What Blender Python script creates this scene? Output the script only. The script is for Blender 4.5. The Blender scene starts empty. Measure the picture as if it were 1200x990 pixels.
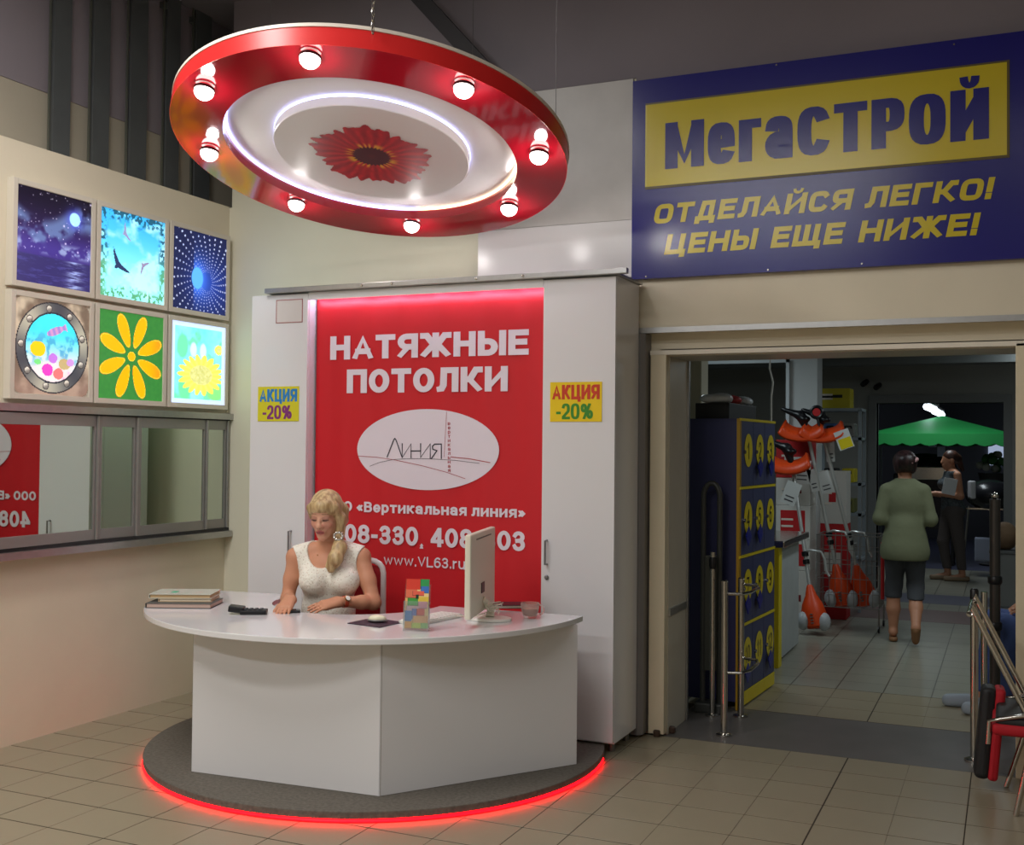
import bpy, bmesh, math, random
import numpy as np
from mathutils import Vector, Matrix
random.seed(4)
rng = np.random.default_rng(7)
SC = bpy.context.scene
COL = SC.collection

# ------------------------------------------------------------------ camera
IW, IH, FPX, CAMH = 1200, 990, 1309.9, 1.6
YAW, PITCH, ROLL = 0.4185, 0.02203, 0.009674
_f = np.array([-math.sin(YAW)*math.cos(PITCH), math.cos(YAW)*math.cos(PITCH), math.sin(PITCH)])
_r0 = np.array([math.cos(YAW), math.sin(YAW), 0.0]); _u0 = np.cross(_r0, _f)
_r = _r0*math.cos(ROLL) + _u0*math.sin(ROLL)
_u = -_r0*math.sin(ROLL) + _u0*math.cos(ROLL)
CAMP = np.array([0, 0, CAMH])
cam = bpy.data.cameras.new('camera'); camo = bpy.data.objects.new('camera', cam); COL.objects.link(camo)
cam.sensor_fit = 'HORIZONTAL'; cam.sensor_width = 36; cam.lens = 36*FPX/IW; cam.clip_start = .05; cam.clip_end = 200
camo.matrix_world = Matrix(((_r[0], _u[0], -_f[0], 0), (_r[1], _u[1], -_f[1], 0), (_r[2], _u[2], -_f[2], CAMH), (0, 0, 0, 1)))
SC.camera = camo

def ray(x, y): return _r*(x-600)/FPX - _u*(y-495)/FPX + _f
def at(x, y, ax, val):                      # photo pixel -> point on the plane axis = val
    d = ray(x, y); return CAMP + d*(val-CAMP[ax])/d[ax]
def deep(x, y, d): return CAMP + ray(x, y)*d
def proj(p):
    q = np.array(p, float)-CAMP; z = q@_f; return 600+FPX*(q@_r)/z, 495-FPX*(q@_u)/z

# ------------------------------------------------------------------ world, light, exposure
SC.view_settings.view_transform = 'Standard'; SC.view_settings.look = 'None'
SC.view_settings.gamma = 1; SC.view_settings.use_curve_mapping = False
SC.view_settings.exposure = 0.0
W = bpy.data.worlds.new('world'); SC.world = W; W.use_nodes = True
W.node_tree.nodes['Background'].inputs[0].default_value = (.75, .78, .85, 1)
W.node_tree.nodes['Background'].inputs[1].default_value = .02

def area_light(name, loc, size, energy, col, aim=(0, 0, -1)):
    l = bpy.data.lights.new(name, 'AREA'); l.shape = 'RECTANGLE'; l.size, l.size_y = size; l.energy = energy; l.color = col
    o = bpy.data.objects.new(name, l); COL.objects.link(o); o.location = loc
    o.rotation_euler = Vector(aim).to_track_quat('-Z', 'Y').to_euler(); return o
WARM = (1, .975, .93)
# fluorescent ceiling luminaires of the front hall (ceiling at 4.6 m)
area_light('hall_luminaire', (-2.1, .7, 4.4), (2.4, .5), 70, WARM)
area_light('hall_luminaire', (-3.6, 2.6, 4.5), (.5, 2.0), 80, WARM)
area_light('hall_luminaire', (.8, .6, 4.5), (2.4, .5), 14, WARM)
area_light('hall_luminaire', (-2.8, -2.2, 4.5), (2.4, .5), 135, (.95, .975, 1))
area_light('hall_luminaire', (1.6, -2.4, 4.5), (2.4, .5), 22, WARM)
# weak unseen area lights added to light the shop behind
area_light('shop_fill_light', (-2.6, 9.2, 2.7), (.3, 1.2), 15, (.8, .95, 1))
area_light('shop_fill_light', (-.3, 9.0, 2.7), (.3, 1.2), 14, (.86, .97, 1))
area_light('shop_fill_light', (1.0, 8.0, 2.7), (.3, 1.2), 10, (.86, .97, 1))  # unseen lamp added to brighten the seated person's jeans
area_light('shop_fill_light', (.3, 12.0, 2.7), (.3, 1.2), 14, (.86, .97, 1))

# ------------------------------------------------------------------ helpers
def lin(c):
    c = [x/255. for x in c]
    return tuple(x/12.92 if x <= .04045 else ((x+.055)/1.055)**2.4 for x in c)
MATS = {}
def M(name, rgb=None, rough=.5, metal=0, spec=.5, var=0., vscale=8., bump=0., bscale=60., emit=0., trans=0., alpha=1., coat=0., attr=None, ior=1.45, sub=0.):
    if name in MATS: return MATS[name]
    m = bpy.data.materials.new(name); m.use_nodes = True; nt = m.node_tree; b = nt.nodes['Principled BSDF']
    c = lin(rgb) if rgb else (.8, .8, .8)
    b.inputs['Base Color'].default_value = (*c, 1); b.inputs['Roughness'].default_value = rough
    b.inputs['Metallic'].default_value = metal; b.inputs['Specular IOR Level'].default_value = spec
    b.inputs['Transmission Weight'].default_value = trans; b.inputs['Alpha'].default_value = alpha
    b.inputs['Coat Weight'].default_value = coat; b.inputs['Coat Roughness'].default_value = .05; b.inputs['IOR'].default_value = ior
    if emit: b.inputs['Emission Color'].default_value = (*c, 1); b.inputs['Emission Strength'].default_value = emit
    tc = nt.nodes.new('ShaderNodeTexCoord')
    if var:
        n = nt.nodes.new('ShaderNodeTexNoise'); n.inputs['Scale'].default_value = vscale; n.inputs['Detail'].default_value = 5
        nt.links.new(tc.outputs['Object'], n.inputs['Vector'])
        r = nt.nodes.new('ShaderNodeValToRGB'); r.color_ramp.elements[0].position = .3; r.color_ramp.elements[1].position = .7
        r.color_ramp.elements[0].color = (*[x*(1-var) for x in c], 1); r.color_ramp.elements[1].color = (*[min(1, x*(1+var)) for x in c], 1)
        nt.links.new(n.outputs['Fac'], r.inputs['Fac']); nt.links.new(r.outputs['Color'], b.inputs['Base Color'])
    if bump:
        n = nt.nodes.new('ShaderNodeTexNoise'); n.inputs['Scale'].default_value = bscale; n.inputs['Detail'].default_value = 3
        nt.links.new(tc.outputs['Object'], n.inputs['Vector'])
        bp = nt.nodes.new('ShaderNodeBump'); bp.inputs['Strength'].default_value = bump; bp.inputs['Distance'].default_value = .01
        nt.links.new(n.outputs['Fac'], bp.inputs['Height']); nt.links.new(bp.outputs['Normal'], b.inputs['Normal'])
    if attr:
        a = nt.nodes.new('ShaderNodeAttribute'); a.attribute_name = attr
        nt.links.new(a.outputs['Color'], b.inputs['Base Color'])
        if emit: nt.links.new(a.outputs['Color'], b.inputs['Emission Color'])
    MATS[name] = m; return m

def tag(o, label=None, cat=None, group=None, kind=None):
    if label: o['label'] = label
    if cat: o['category'] = cat
    if group: o['group'] = group
    if kind: o['kind'] = kind
    return o
def empty(name, loc, label=None, cat=None, group=None, rz=0., kind=None):
    o = bpy.data.objects.new(name, None); COL.objects.link(o); o.location = Vector(loc); o.rotation_euler = (0, 0, rz)
    o.empty_display_size = .05
    return tag(o, label, cat, group, kind)
def link(name, me, mat, parent=None, loc=None):
    o = bpy.data.objects.new(name, me); COL.objects.link(o)
    if mat is not None and not me.materials:
        for mm in (mat if isinstance(mat, (list, tuple)) else [mat]): me.materials.append(mm)
    if parent is not None: o.parent = parent
    if loc is not None: o.location = loc
    return o
def wparent(o, parent):                     # parent, keeping world-space mesh coordinates
    p = Matrix.Translation(parent.location) @ parent.rotation_euler.to_matrix().to_4x4()
    o.parent = parent; o.matrix_parent_inverse = p.inverted(); return o

class MB:
    def __init__(s): s.v = []; s.f = []; s.mi = []; s.cur = 0
    def add(s, vs, fs):
        n = len(s.v); s.v += [tuple(map(float, p)) for p in vs]; s.f += [tuple(i+n for i in f) for f in fs]; s.mi += [s.cur]*len(fs); return s
    def box(s, lo, hi):
        (a, b, c), (d, e, f) = lo, hi
        return s.add([(a,b,c),(d,b,c),(d,e,c),(a,e,c),(a,b,f),(d,b,f),(d,e,f),(a,e,f)],
                     [(3,2,1,0),(4,5,6,7),(0,1,5,4),(1,2,6,5),(2,3,7,6),(3,0,4,7)])
    def obox(s, c, size, mat):              # oriented box, mat = 3x3
        c = Vector(c); mat = Matrix(mat); h = [x/2 for x in size]
        vs = [c + mat @ Vector((sx*h[0], sy*h[1], sz*h[2])) for sz in (-1, 1) for sx, sy in ((-1,-1),(1,-1),(1,1),(-1,1))]
        return s.add(vs, [(3,2,1,0),(4,5,6,7),(0,1,5,4),(1,2,6,5),(2,3,7,6),(3,0,4,7)])
    def prism(s, poly, z0, z1):
        n = len(poly); a = sum(poly[i][0]*poly[(i+1) % n][1]-poly[(i+1) % n][0]*poly[i][1] for i in range(n))
        if a < 0: poly = poly[::-1]
        return s.add([(x, y, z0) for x, y in poly]+[(x, y, z1) for x, y in poly],
                     [tuple(range(n-1, -1, -1)), tuple(range(n, 2*n))]+[(i, (i+1) % n, n+(i+1) % n, n+i) for i in range(n)])
    def lathe(s, prof, c=(0, 0, 0), seg=24, mat=None, cap=True):   # prof [(r,z)] bottom -> top
        c = Vector(c); mat = Matrix(mat) if mat else Matrix.Identity(3); vs = []; fs = []
        for r, z in prof:
            for k in range(seg):
                a = 2*math.pi*k/seg; vs.append(c+mat @ Vector((r*math.cos(a), r*math.sin(a), z)))
        for j in range(len(prof)-1):
            for k in range(seg):
                k2 = (k+1) % seg; fs.append((j*seg+k, j*seg+k2, (j+1)*seg+k2, (j+1)*seg+k))
        if cap:
            if prof[0][0] > 1e-6: fs.append(tuple(range(seg-1, -1, -1)))
            if prof[-1][0] > 1e-6: fs.append(tuple((len(prof)-1)*seg+k for k in range(seg)))
        return s.add(vs, fs)
    def tube(s, pts, r, seg=10, closed=False, cap=True):
        pts = [Vector(p) for p in pts]; n = len(pts); rr = r if isinstance(r, (list, tuple)) else [r]*n
        T = []
        for i in range(n):
            if closed: t = pts[(i+1) % n]-pts[i-1]
            else: t = pts[min(i+1, n-1)]-pts[max(i-1, 0)]
            T.append(t.normalized())
        up = Vector((0, 0, 1)) if abs(T[0].z) < .9 else Vector((1, 0, 0)); N = (up-T[0]*up.dot(T[0])).normalized(); vs = []
        for i in range(n):
            N = (N-T[i]*N.dot(T[i])).normalized(); B = T[i].cross(N)
            vs += [pts[i]+(N*math.cos(2*math.pi*k/seg)+B*math.sin(2*math.pi*k/seg))*rr[i] for k in range(seg)]
        fs = []
        for i in range(n if closed else n-1):
            j = (i+1) % n
            for k in range(seg): k2 = (k+1) % seg; fs.append((i*seg+k, i*seg+k2, j*seg+k2, j*seg+k))
        if cap and not closed: fs += [tuple(range(seg-1, -1, -1)), tuple((n-1)*seg+k for k in range(seg))]
        return s.add(vs, fs)
    def ball(s, c, r, seg=16, rings=10, mat=None):
        rx, ry, rz = r if isinstance(r, (tuple, list)) else (r, r, r); c = Vector(c); mat = Matrix(mat) if mat else Matrix.Identity(3)
        vs = [c+mat @ Vector((0, 0, -rz))]; fs = []
        for j in range(1, rings):
            t = -math.pi/2+math.pi*j/rings
            for k in range(seg):
                a = 2*math.pi*k/seg; vs.append(c+mat @ Vector((rx*math.cos(t)*math.cos(a), ry*math.cos(t)*math.sin(a), rz*math.sin(t))))
        vs.append(c+mat @ Vector((0, 0, rz))); L = len(vs)-1
        for k in range(seg):
            k2 = (k+1) % seg; fs.append((0, 1+k2, 1+k)); fs.append((L, L-seg+k, L-seg+k2))
            for j in range(rings-2): fs.append((1+j*seg+k, 1+j*seg+k2, 1+(j+1)*seg+k2, 1+(j+1)*seg+k))
        return s.add(vs, fs)
    def mesh(s, name, smooth=False, bevel=0, bseg=2):
        me = bpy.data.meshes.new(name); me.from_pydata(s.v, [], s.f)
        for p, i in zip(me.polygons, s.mi): p.material_index = i
        if bevel:
            bm = bmesh.new(); bm.from_mesh(me)
            ed = [e for e in bm.edges if len(e.link_faces) == 2 and e.calc_face_angle(0) > .5]
            bmesh.ops.bevel(bm, geom=ed, offset=bevel, segments=bseg, affect='EDGES', profile=.6, clamp_overlap=True)
            bm.to_mesh(me); bm.free()
        if smooth:
            for p in me.polygons: p.use_smooth = True
            try: me.set_sharp_from_angle(angle=math.radians(40))
            except Exception: pass
        me.update(); return me
    def build(s, name, mat, parent=None, smooth=False, bevel=0, bseg=2, world=True):
        o = link(name, s.mesh(name, smooth, bevel, bseg), mat)
        if parent is not None:
            if world: wparent(o, parent)
            else: o.parent = parent
        return o
def mb(): return MB()
def bx(name, lo, hi, mat, parent=None, bevel=0, world=True): return MB().box(lo, hi).build(name, mat, parent, bevel=bevel, world=world)
def rotz(a): return Matrix.Rotation(a, 3, 'Z')
def frame_to(d, up=(0, 0, 1)):              # 3x3 with local z along d
    d = Vector(d).normalized(); up = Vector(up)
    if abs(d.dot(up)) > .98: up = Vector((1, 0, 0))
    x = up.cross(d).normalized(); y = d.cross(x); return Matrix((x, y, d)).transposed()

def copy_tree(o, parent=None):
    c = o.copy(); COL.objects.link(c)
    if parent is not None: c.parent = parent
    for ch in list(o.children): copy_tree(ch, c)
    return c

# ------------------------------------------------------------------ stroke lettering
def arc(cx, cy, rx, ry, a0, a1, n=10, e=1.0):
    out = []
    for i in range(n+1):
        a = math.radians(a0+(a1-a0)*i/n); c, s_ = math.cos(a), math.sin(a)
        out.append((cx+rx*math.copysign(abs(c)**e, c), cy+ry*math.copysign(abs(s_)**e, s_)))
    return out
def glyphs(e, X=.74):                              # e: 1 round, <1 square-shouldered
    A = lambda *a, **k: arc(*a, e=e, **k)
    O = (A(.5, .5, .5, .5, 0, 360, n=28)[:-1], 1)
    G = {}
    G['О'] = G['0'] = (.9, [O]); G['О'] = (1.0, [O])
    G['А'] = (1.05, [([(0, 0), (.5, 1), (1, 0)], 0), ([(.2, .27), (.8, .27)], 0)])
    Bq = [([(0, 0), (0, 1)], 0), ([(0, 1), (.5, 1)]+A(.55, .77, .38, .23, 80, -80)+[(.5, .54), (0, .54)], 0), ([(0, .54), (.55, .54)]+A(.6, .27, .4, .27, 80, -80)+[(.55, 0), (0, 0)], 0)]
    G['В'] = (.95, Bq)
    G['Г'] = (.8, [([(0, 0), (0, 1), (1, 1)], 0)])
    G['Д'] = (1.05, [([(.15, 0), (.28, 1), (.85, 1), (.85, 0)], 0), ([(0, -.2), (0, 0), (1, 0), (1, -.2)], 0)])
    G['Е'] = (.88, [([(1, 1), (0, 1), (0, 0), (1, 0)], 0), ([(0, .52), (.9, .52)], 0)])
    G['Ж'] = (1.45, [([(.5, 0), (.5, 1)], 0), ([(.0, 1), (.14, 1), (.42, .52), (.06, 0)], 0), ([(1, 1), (.86, 1), (.58, .52), (.94, 0)], 0), ([(.4, .52), (.6, .52)], 0)])
    G['И'] = (1.02, [([(0, 1), (0, 0)], 0), ([(0, .06), (1, .94)], 0), ([(1, 1), (1, 0)], 0)])
    G['Й'] = (1.02, G['И'][1]+[(arc(.5, 1.36, .24, .16, 180, 360, n=10), 0, .55)])
    G['К'] = (1.0, [([(0, 0), (0, 1)], 0), ([(0, .5), (.4, .5), (.78, 1), (1, 1)], 0), ([(.4, .5), (.95, 0)], 0)])
    G['Л'] = (1.02, [([(0, 0), (.12, .02), (.24, .2), (.27, 1), (1, 1), (1, 0)], 0)])
    G['М'] = (1.25, [([(0, 0), (0, 1)], 0), ([(.03, 1), (.5, .1), (.97, 1)], 0), ([(1, 1), (1, 0)], 0)])
    G['Н'] = (1.0, [([(0, 0), (0, 1)], 0), ([(1, 0), (1, 1)], 0), ([(0, .52), (1, .52)], 0)])
    G['П'] = (1.0, [([(0, 0), (0, 1), (1, 1), (1, 0)], 0)])
    G['Р'] = (.92, [([(0, 0), (0, 1)], 0), ([(0, 1), (.5, 1)]+A(.55, .71, .45, .29, 85, -85)+[(.5, .42), (0, .42)], 0)])
    G['С'] = (.95, [(A(.5, .5, .5, .5, 38, 322, n=20), 0)])
    G['Т'] = (.95, [([(0, 1), (1, 1)], 0), ([(.5, 0), (.5, 1)], 0)])
    G['Ц'] = (1.08, [([(0, 1), (0, 0), (1, 0), (1, -.2)], 0), ([(.86, 1), (.86, 0)], 0)])
    G['Щ'] = (1.35, [([(0, 1), (0, 0), (1, 0), (1, -.2)], 0), ([(.44, 1), (.44, 0)], 0), ([(.88, 1), (.88, 0)], 0)])
    G['Ы'] = (1.25, [([(0, 1), (0, 0), (.3, 0)]+A(.32, .3, .3, .3, -85, 85)+[(.3, .6), (0, .6)], 0), ([(1, 0), (1, 1)], 0)])
    G['Ь'] = (.92, [([(0, 1), (0, 0), (.45, 0)]+A(.5, .3, .5, .3, -85, 85)+[(.45, .6), (0, .6)], 0)])
    G['Я'] = (.98, [([(1, 0), (1, 1)], 0), ([(1, 1), (.5, 1)]+A(.45, .72, .42, .28, 95, 265)+[(.5, .44), (1, .44)], 0), ([(.52, .44), (.02, 0)], 0)])
    G['!'] = (.28, [([(.5, .42), (.5, 1)], 0), ([(.5, .0), (.5, .07)], 0)])
    G['-'] = (.5, [([(.05, .38), (.95, .38)], 0)])
    G[','] = (.3, [([(.5, .02), (.5, .06), (.3, -.16)], 0)]); G['.'] = (.3, [([(.5, .0), (.5, .06)], 0)])
    G['1'] = (.75, [([(.1, .72), (.62, 1), (.62, 0)], 0)])
    G['2'] = (.85, [(A(.5, .7, .47, .3, 165, -35)+[(.05, .08), (.05, 0), (1, 0)], 0)])
    G['3'] = (.85, [(A(.47, .76, .45, .24, 160, -85)+[(.35, .52)], 0), ([(.35, .52)]+A(.47, .27, .5, .27, 85, -160), 0)])
    G['4'] = (.9, [([(.75, 0), (.75, 1), (.7, 1), (0, .3), (0, .24), (1, .24)], 0)])
    G['5'] = (.85, [([(.95, 1), (.15, 1), (.08, .5)]+A(.47, .32, .5, .32, 120, -155), 0)])
    G['6'] = (.88, [(A(.5, .31, .5, .31, 0, 360, n=20)[:-1], 1), ([(.0, .34)]+A(.55, .55, .55, .45, 175, 55), 0)])
    G['7'] = (.85, [([(0, 1), (1, 1), (.35, 0)], 0)])
    G['8'] = (.88, [(A(.5, .76, .43, .24, 0, 360, n=20)[:-1], 1), (A(.5, .27, .5, .27, 0, 360, n=20)[:-1], 1)])
    G['9'] = (.88, [(A(.5, .69, .5, .31, 0, 360, n=20)[:-1], 1), (A(.45, .45, .55, .45, -125, 5), 0)])
    G['%'] = (1.3, [(arc(.2, .74, .18, .24, 0, 360, n=16)[:-1], 1), (arc(.8, .26, .18, .24, 0, 360, n=16)[:-1], 1), ([(.25, 0), (.75, 1)], 0)])
    G['«'] = (.8, [([(.45, .62), (.05, .36), (.45, .1)], 0), ([(.95, .62), (.55, .36), (.95, .1)], 0)])
    G['»'] = (.8, [([(.05, .62), (.45, .36), (.05, .1)], 0), ([(.55, .62), (.95, .36), (.55, .1)], 0)])

    def low(w, st): return (w, [([(x, y*X) for x, y in p_[0]],)+tuple(p_[1:]) for p_ in st])
    for up_, lo_ in zip('ВГИКЛНТЬЯПЖМО', 'вгиклнтьяпжмо'): G[lo_] = low(G[up_][0]*.86, G[up_][1])
    G['й'] = (G['и'][0], G['и'][1]+[(A(.5, 1.08, .2, .12, 180, 360, n=8), 0)])
    G['е'] = low(.85, [([(0.02, .48), (1, .5)]+A(.5, .5, .5, .5, 5, 318, n=22), 0)])
    G['а'] = low(.85, [(A(.48, .72, .46, .28, 165, 5)+[(.95, .6), (.95, 0)], 0), (arc(.45, .27, .45, .27, 0, 360, n=18)[:-1], 1)])
    G['р'] = low(.85, [([(0, -.36), (0, 1)], 0), (A(.5, .5, .5, .5, 0, 360, n=22)[:-1], 1)])
    G['ц'] = low(.9, G['Ц'][1])
    G['w'] = low(1.25, [([(0, 1), (.24, 0), (.5, .95), (.76, 0), (1, 1)], 0)])
    G['r'] = low(.6, [([(0, 0), (0, 1)], 0), ([(0, .55)]+A(.75, .45, .7, .5, 150, 85), 0)])
    G['u'] = low(.85, [([(0, 1), (0, .4)]+A(.48, .38, .48, .38, 190, 345)+[(.96, .4)], 0), ([(1, 1), (1, 0)], 0)])
    G['V'] = (1.05, [([(0, 1), (.5, 0), (1, 1)], 0)]); G['L'] = (.85, [([(0, 1), (0, 0), (1, 0)], 0)])
    G['c'] = low(.8, [(A(.5, .5, .5, .5, 40, 320, n=20), 0)])
    return G
GL = {1.0: glyphs(1.0), .55: glyphs(.55), .7: glyphs(.7, .86)}
def stroke_poly(pts, closed, tx, ty):
    q = [(x/tx, y/ty) for x, y in pts]; n = len(q)
    cl = [q[0]]
    for p in q[1:]:
        if math.hypot(p[0]-cl[-1][0], p[1]-cl[-1][1]) > 1e-4: cl.append(p)
    q = cl; n = len(q)
    if not closed:                          # square caps
        for i, j in ((0, 1), (-1, -2)):
            dx, dy = q[i][0]-q[j][0], q[i][1]-q[j][1]; l = math.hypot(dx, dy); q[i] = (q[i][0]+dx/l*.5, q[i][1]+dy/l*.5)
    L, R_ = [], []
    for i in range(n):
        a = q[i-1] if (i or closed) else None; b = q[(i+1) % n] if (i < n-1 or closed) else None; p = q[i]
        ns = []
        for s0, s1 in ((a, p), (p, b)):
            if s0 is not None and s1 is not None:
                dx, dy = s1[0]-s0[0], s1[1]-s0[1]; l = math.hypot(dx, dy) or 1; ns.append((-dy/l, dx/l))
        mx, my = sum(v[0] for v in ns)/len(ns), sum(v[1] for v in ns)/len(ns); m2 = mx*mx+my*my
        k = .5/max(m2, .22) if len(ns) == 2 else .5
        L.append(((p[0]+mx*k)*tx, (p[1]+my*k)*ty)); R_.append(((p[0]-mx*k)*tx, (p[1]-my*k)*ty))
    return L, R_
def lettering(txt, style=1.0, tx=.2, ty=.16, gap=.12, cond=1.0, space=.38, shear=0.):
    """flat letters: cap height 1, returns one (verts, quads) per word and the whole width"""
    G = GL[style]; V, F = [], []; x = 0.; words = []
    for ch in txt+' ':
        if ch == ' ':
            if F: words.append((V, F))
            V, F = [], []; x += space*cond; continue
        w, st = G[ch]; w = w*cond; w = max(w, tx)
        for si, stt in enumerate(st):
            pts, cl = stt[0], stt[1]; pen = stt[2] if len(stt) > 2 else 1.
            pp = [(x+tx/2+u*(w-tx), ty/2+v*(1-ty)) for u, v in pts]
            L, R_ = stroke_poly(pp, cl, tx*pen, ty*pen)
            lo = min(p[1] for p in pp)-ty/2; hi = max(p[1] for p in pp)+ty/2
            L = [(a, min(hi, max(lo, b))) for a, b in L]; R_ = [(a, min(hi, max(lo, b))) for a, b in R_]
            L = [(min(x+w, max(x, a)), b) for a, b in L]; R_ = [(min(x+w, max(x, a)), b) for a, b in R_]
            n = len(L); base = len(V)
            for q_, ((a, b), (c, d)) in enumerate(zip(L, R_)): V += [(a+b*shear, b, si+.9*q_/n), (c+d*shear, d, si+.9*q_/n)]
            for i in range(n if cl else n-1):
                j = (i+1) % n; F.append((base+2*i, base+2*i+1, base+2*j+1, base+2*j))
        x += w+gap*cond
    return words, x-gap*cond-space*cond
def put_text(name, txt, origin, ux, uy, width, height, mat, parent, **kw):
    """origin bottom-left, ux/uy unit vectors in the sign plane, letters fitted to width x height; crossing strokes are stacked a hair apart"""
    words, w = lettering(txt, **kw)
    o, ux, uy = Vector(origin), Vector(ux), Vector(uy); nrm = ux.cross(uy); sx = width/w; ob = None
    for V, F in words:
        b = MB(); b.add([o+ux*(x*sx)+uy*(y*height)+nrm*(.0004*k) for x, y, k in V], F); ob = b.build(name, mat, parent)
    return ob

# ------------------------------------------------------------------ implicit bodies
def smin(a, b, k):
    h = np.clip(.5+.5*(b-a)/k, 0, 1); return b*(1-h)+a*h-k*h*(1-h)
def prim_d(p, P):
    if p[0] == 'c':
        _, a, b, ra, rb = p[:5]; a = np.asarray(a, np.float32); b = np.asarray(b, np.float32); ab = b-a
        t = np.clip(((P-a)@ab)/max(float(ab@ab), 1e-9), 0, 1); d = np.linalg.norm(P-(a+t[..., None]*ab), axis=-1)
        return d-(ra+(rb-ra)*t)
    _, c, r, R_ = p[:4]; c = np.asarray(c, np.float32); r = np.asarray(r, np.float32)
    q = P-c
    if R_ is not None: q = q@np.asarray(R_, np.float32)
    k0 = np.linalg.norm(q/r, axis=-1); k1 = np.linalg.norm(q/(r*r), axis=-1)
    return np.where(k1 > 1e-6, k0*(k0-1)/np.maximum(k1, 1e-6), -r.min())
def prim_box(p, m):
    if p[0] == 'c':
        a, b, ra, rb = map(np.asarray, p[1:5]); return np.minimum(a-ra, b-rb)-m, np.maximum(a+ra, b+rb)+m
    c = np.asarray(p[1]); r = float(np.max(p[2])); return c-r-m, c+r+m
def C(a, b, ra, rb=None): return ('c', np.array(a, float), np.array(b, float), ra, ra if rb is None else rb)
def E(c, r, R_=None): return ('e', np.array(c, float), np.array(r, float), R_)
def chain(pts, rs): return [C(pts[i], pts[i+1], rs[i], rs[i+1]) for i in range(len(pts)-1)]
def grow(prims, d): return [(p[0], p[1], p[2], p[3]+d, p[4]+d) if p[0] == 'c' else (p[0], p[1], p[2]+d, p[3]) for p in prims]
def sdf_mesh(name, prims, h, k=.02, sub=(), clip=None, ks=None):
    lo = np.min([prim_box(p, k+2*h)[0] for p in prims], 0); hi = np.max([prim_box(p, k+2*h)[1] for p in prims], 0)
    n = np.ceil((hi-lo)/h).astype(int)+1; D = np.full(n, 10., np.float32)
    ax = [(lo[i]+h*np.arange(n[i])).astype(np.float32) for i in range(3)]
    def region(p, m):
        a, b = prim_box(p, m); i0 = np.clip(np.floor((a-lo)/h).astype(int), 0, n-1); i1 = np.clip(np.ceil((b-lo)/h).astype(int)+1, 1, n)
        sl = tuple(slice(i0[i], i1[i]) for i in range(3))
        return sl, np.stack(np.meshgrid(*[ax[i][sl[i]] for i in range(3)], indexing='ij'), -1)
    for p in prims:
        sl, P = region(p, k+2*h)
        if P.size: D[sl] = smin(D[sl], prim_d(p, P).astype(np.float32), (p[5] if len(p) > 5 else k))
    for p in sub:
        sl, P = region(p, 3*h)
        if P.size: D[sl] = np.maximum(D[sl], -prim_d(p, P).astype(np.float32))
    if clip is not None:
        P = np.stack(np.meshgrid(*ax, indexing='ij'), -1); D = np.maximum(D, clip(P).astype(np.float32))
    D[0], D[-1], D[:, 0], D[:, -1], D[:, :, 0], D[:, :, -1] = (np.maximum(D[0], h), np.maximum(D[-1], h), np.maximum(D[:, 0], h), np.maximum(D[:, -1], h), np.maximum(D[:, :, 0], h), np.maximum(D[:, :, -1], h))
    S = D < 0; c = [slice(None, -1), slice(1, None)]
    cnt = np.zeros(n-1, np.int8)
    for i in (0, 1):
        for j in (0, 1):
            for l in (0, 1): cnt += S[c[i], c[j], c[l]]
    act = (cnt > 0) & (cnt < 8); idx = np.argwhere(act); vid = np.full(act.shape, -1, np.int32); vid[act] = np.arange(len(idx))
    acc = np.zeros((len(idx), 3)); num = np.zeros(len(idx)); cor = [(i, j, l) for i in (0, 1) for j in (0, 1) for l in (0, 1)]
    for a in cor:
        for q in range(3):
            if a[q] == 0:
                b = list(a); b[q] = 1
                da = D[tuple((idx+a).T)]; db = D[tuple((idx+b).T)]; cr = (da < 0) != (db < 0)
                t = np.where(cr, da/np.where(cr, da-db, 1), 0); pt = np.tile(np.array(a, float), (len(idx), 1)); pt[:, q] = t
                acc += pt*cr[:, None]; num += cr
    V = lo+(idx+acc/num[:, None])*h; F = []
    for q in range(3):
        a, b = (q+1) % 3, (q+2) % 3
        sl0 = [slice(None)]*3; sl1 = [slice(None)]*3; sl0[q] = slice(None, -1); sl1[q] = slice(1, None)
        s0, s1 = S[tuple(sl0)], S[tuple(sl1)]; e = np.argwhere(s0 != s1)
        ok = (e[:, a] > 0) & (e[:, b] > 0) & (e[:, a] < n[a]-1) & (e[:, b] < n[b]-1); e = e[ok]
        if not len(e): continue
        inside = s0[tuple(e.T)]
        def g(da, db):
            w = e.copy(); w[:, a] -= da; w[:, b] -= db; return vid[tuple(w.T)]
        quad = np.stack([g(1, 1), g(0, 1), g(0, 0), g(1, 0)], 1); quad[~inside] = quad[~inside][:, ::-1]; F.append(quad)
    F = np.concatenate(F); me = bpy.data.meshes.new(name)
    me.vertices.add(len(V)); me.vertices.foreach_set('co', V.astype(np.float32).ravel())
    me.loops.add(F.size); me.loops.foreach_set('vertex_index', F.ravel().astype(np.int32))
    me.polygons.add(len(F)); me.polygons.foreach_set('loop_start', np.arange(0, F.size, 4, dtype=np.int32))
    me.polygons.foreach_set('use_smooth', np.ones(len(F), bool)); me.update(calc_edges=True); me.validate()
    return me, V
def vcol(me, cols, name='Col'):
    a = me.color_attributes.new(name, 'FLOAT_COLOR', 'POINT'); c = np.ones((len(cols), 4), np.float32); c[:, :3] = cols; a.data.foreach_set('color', c.ravel())

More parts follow.
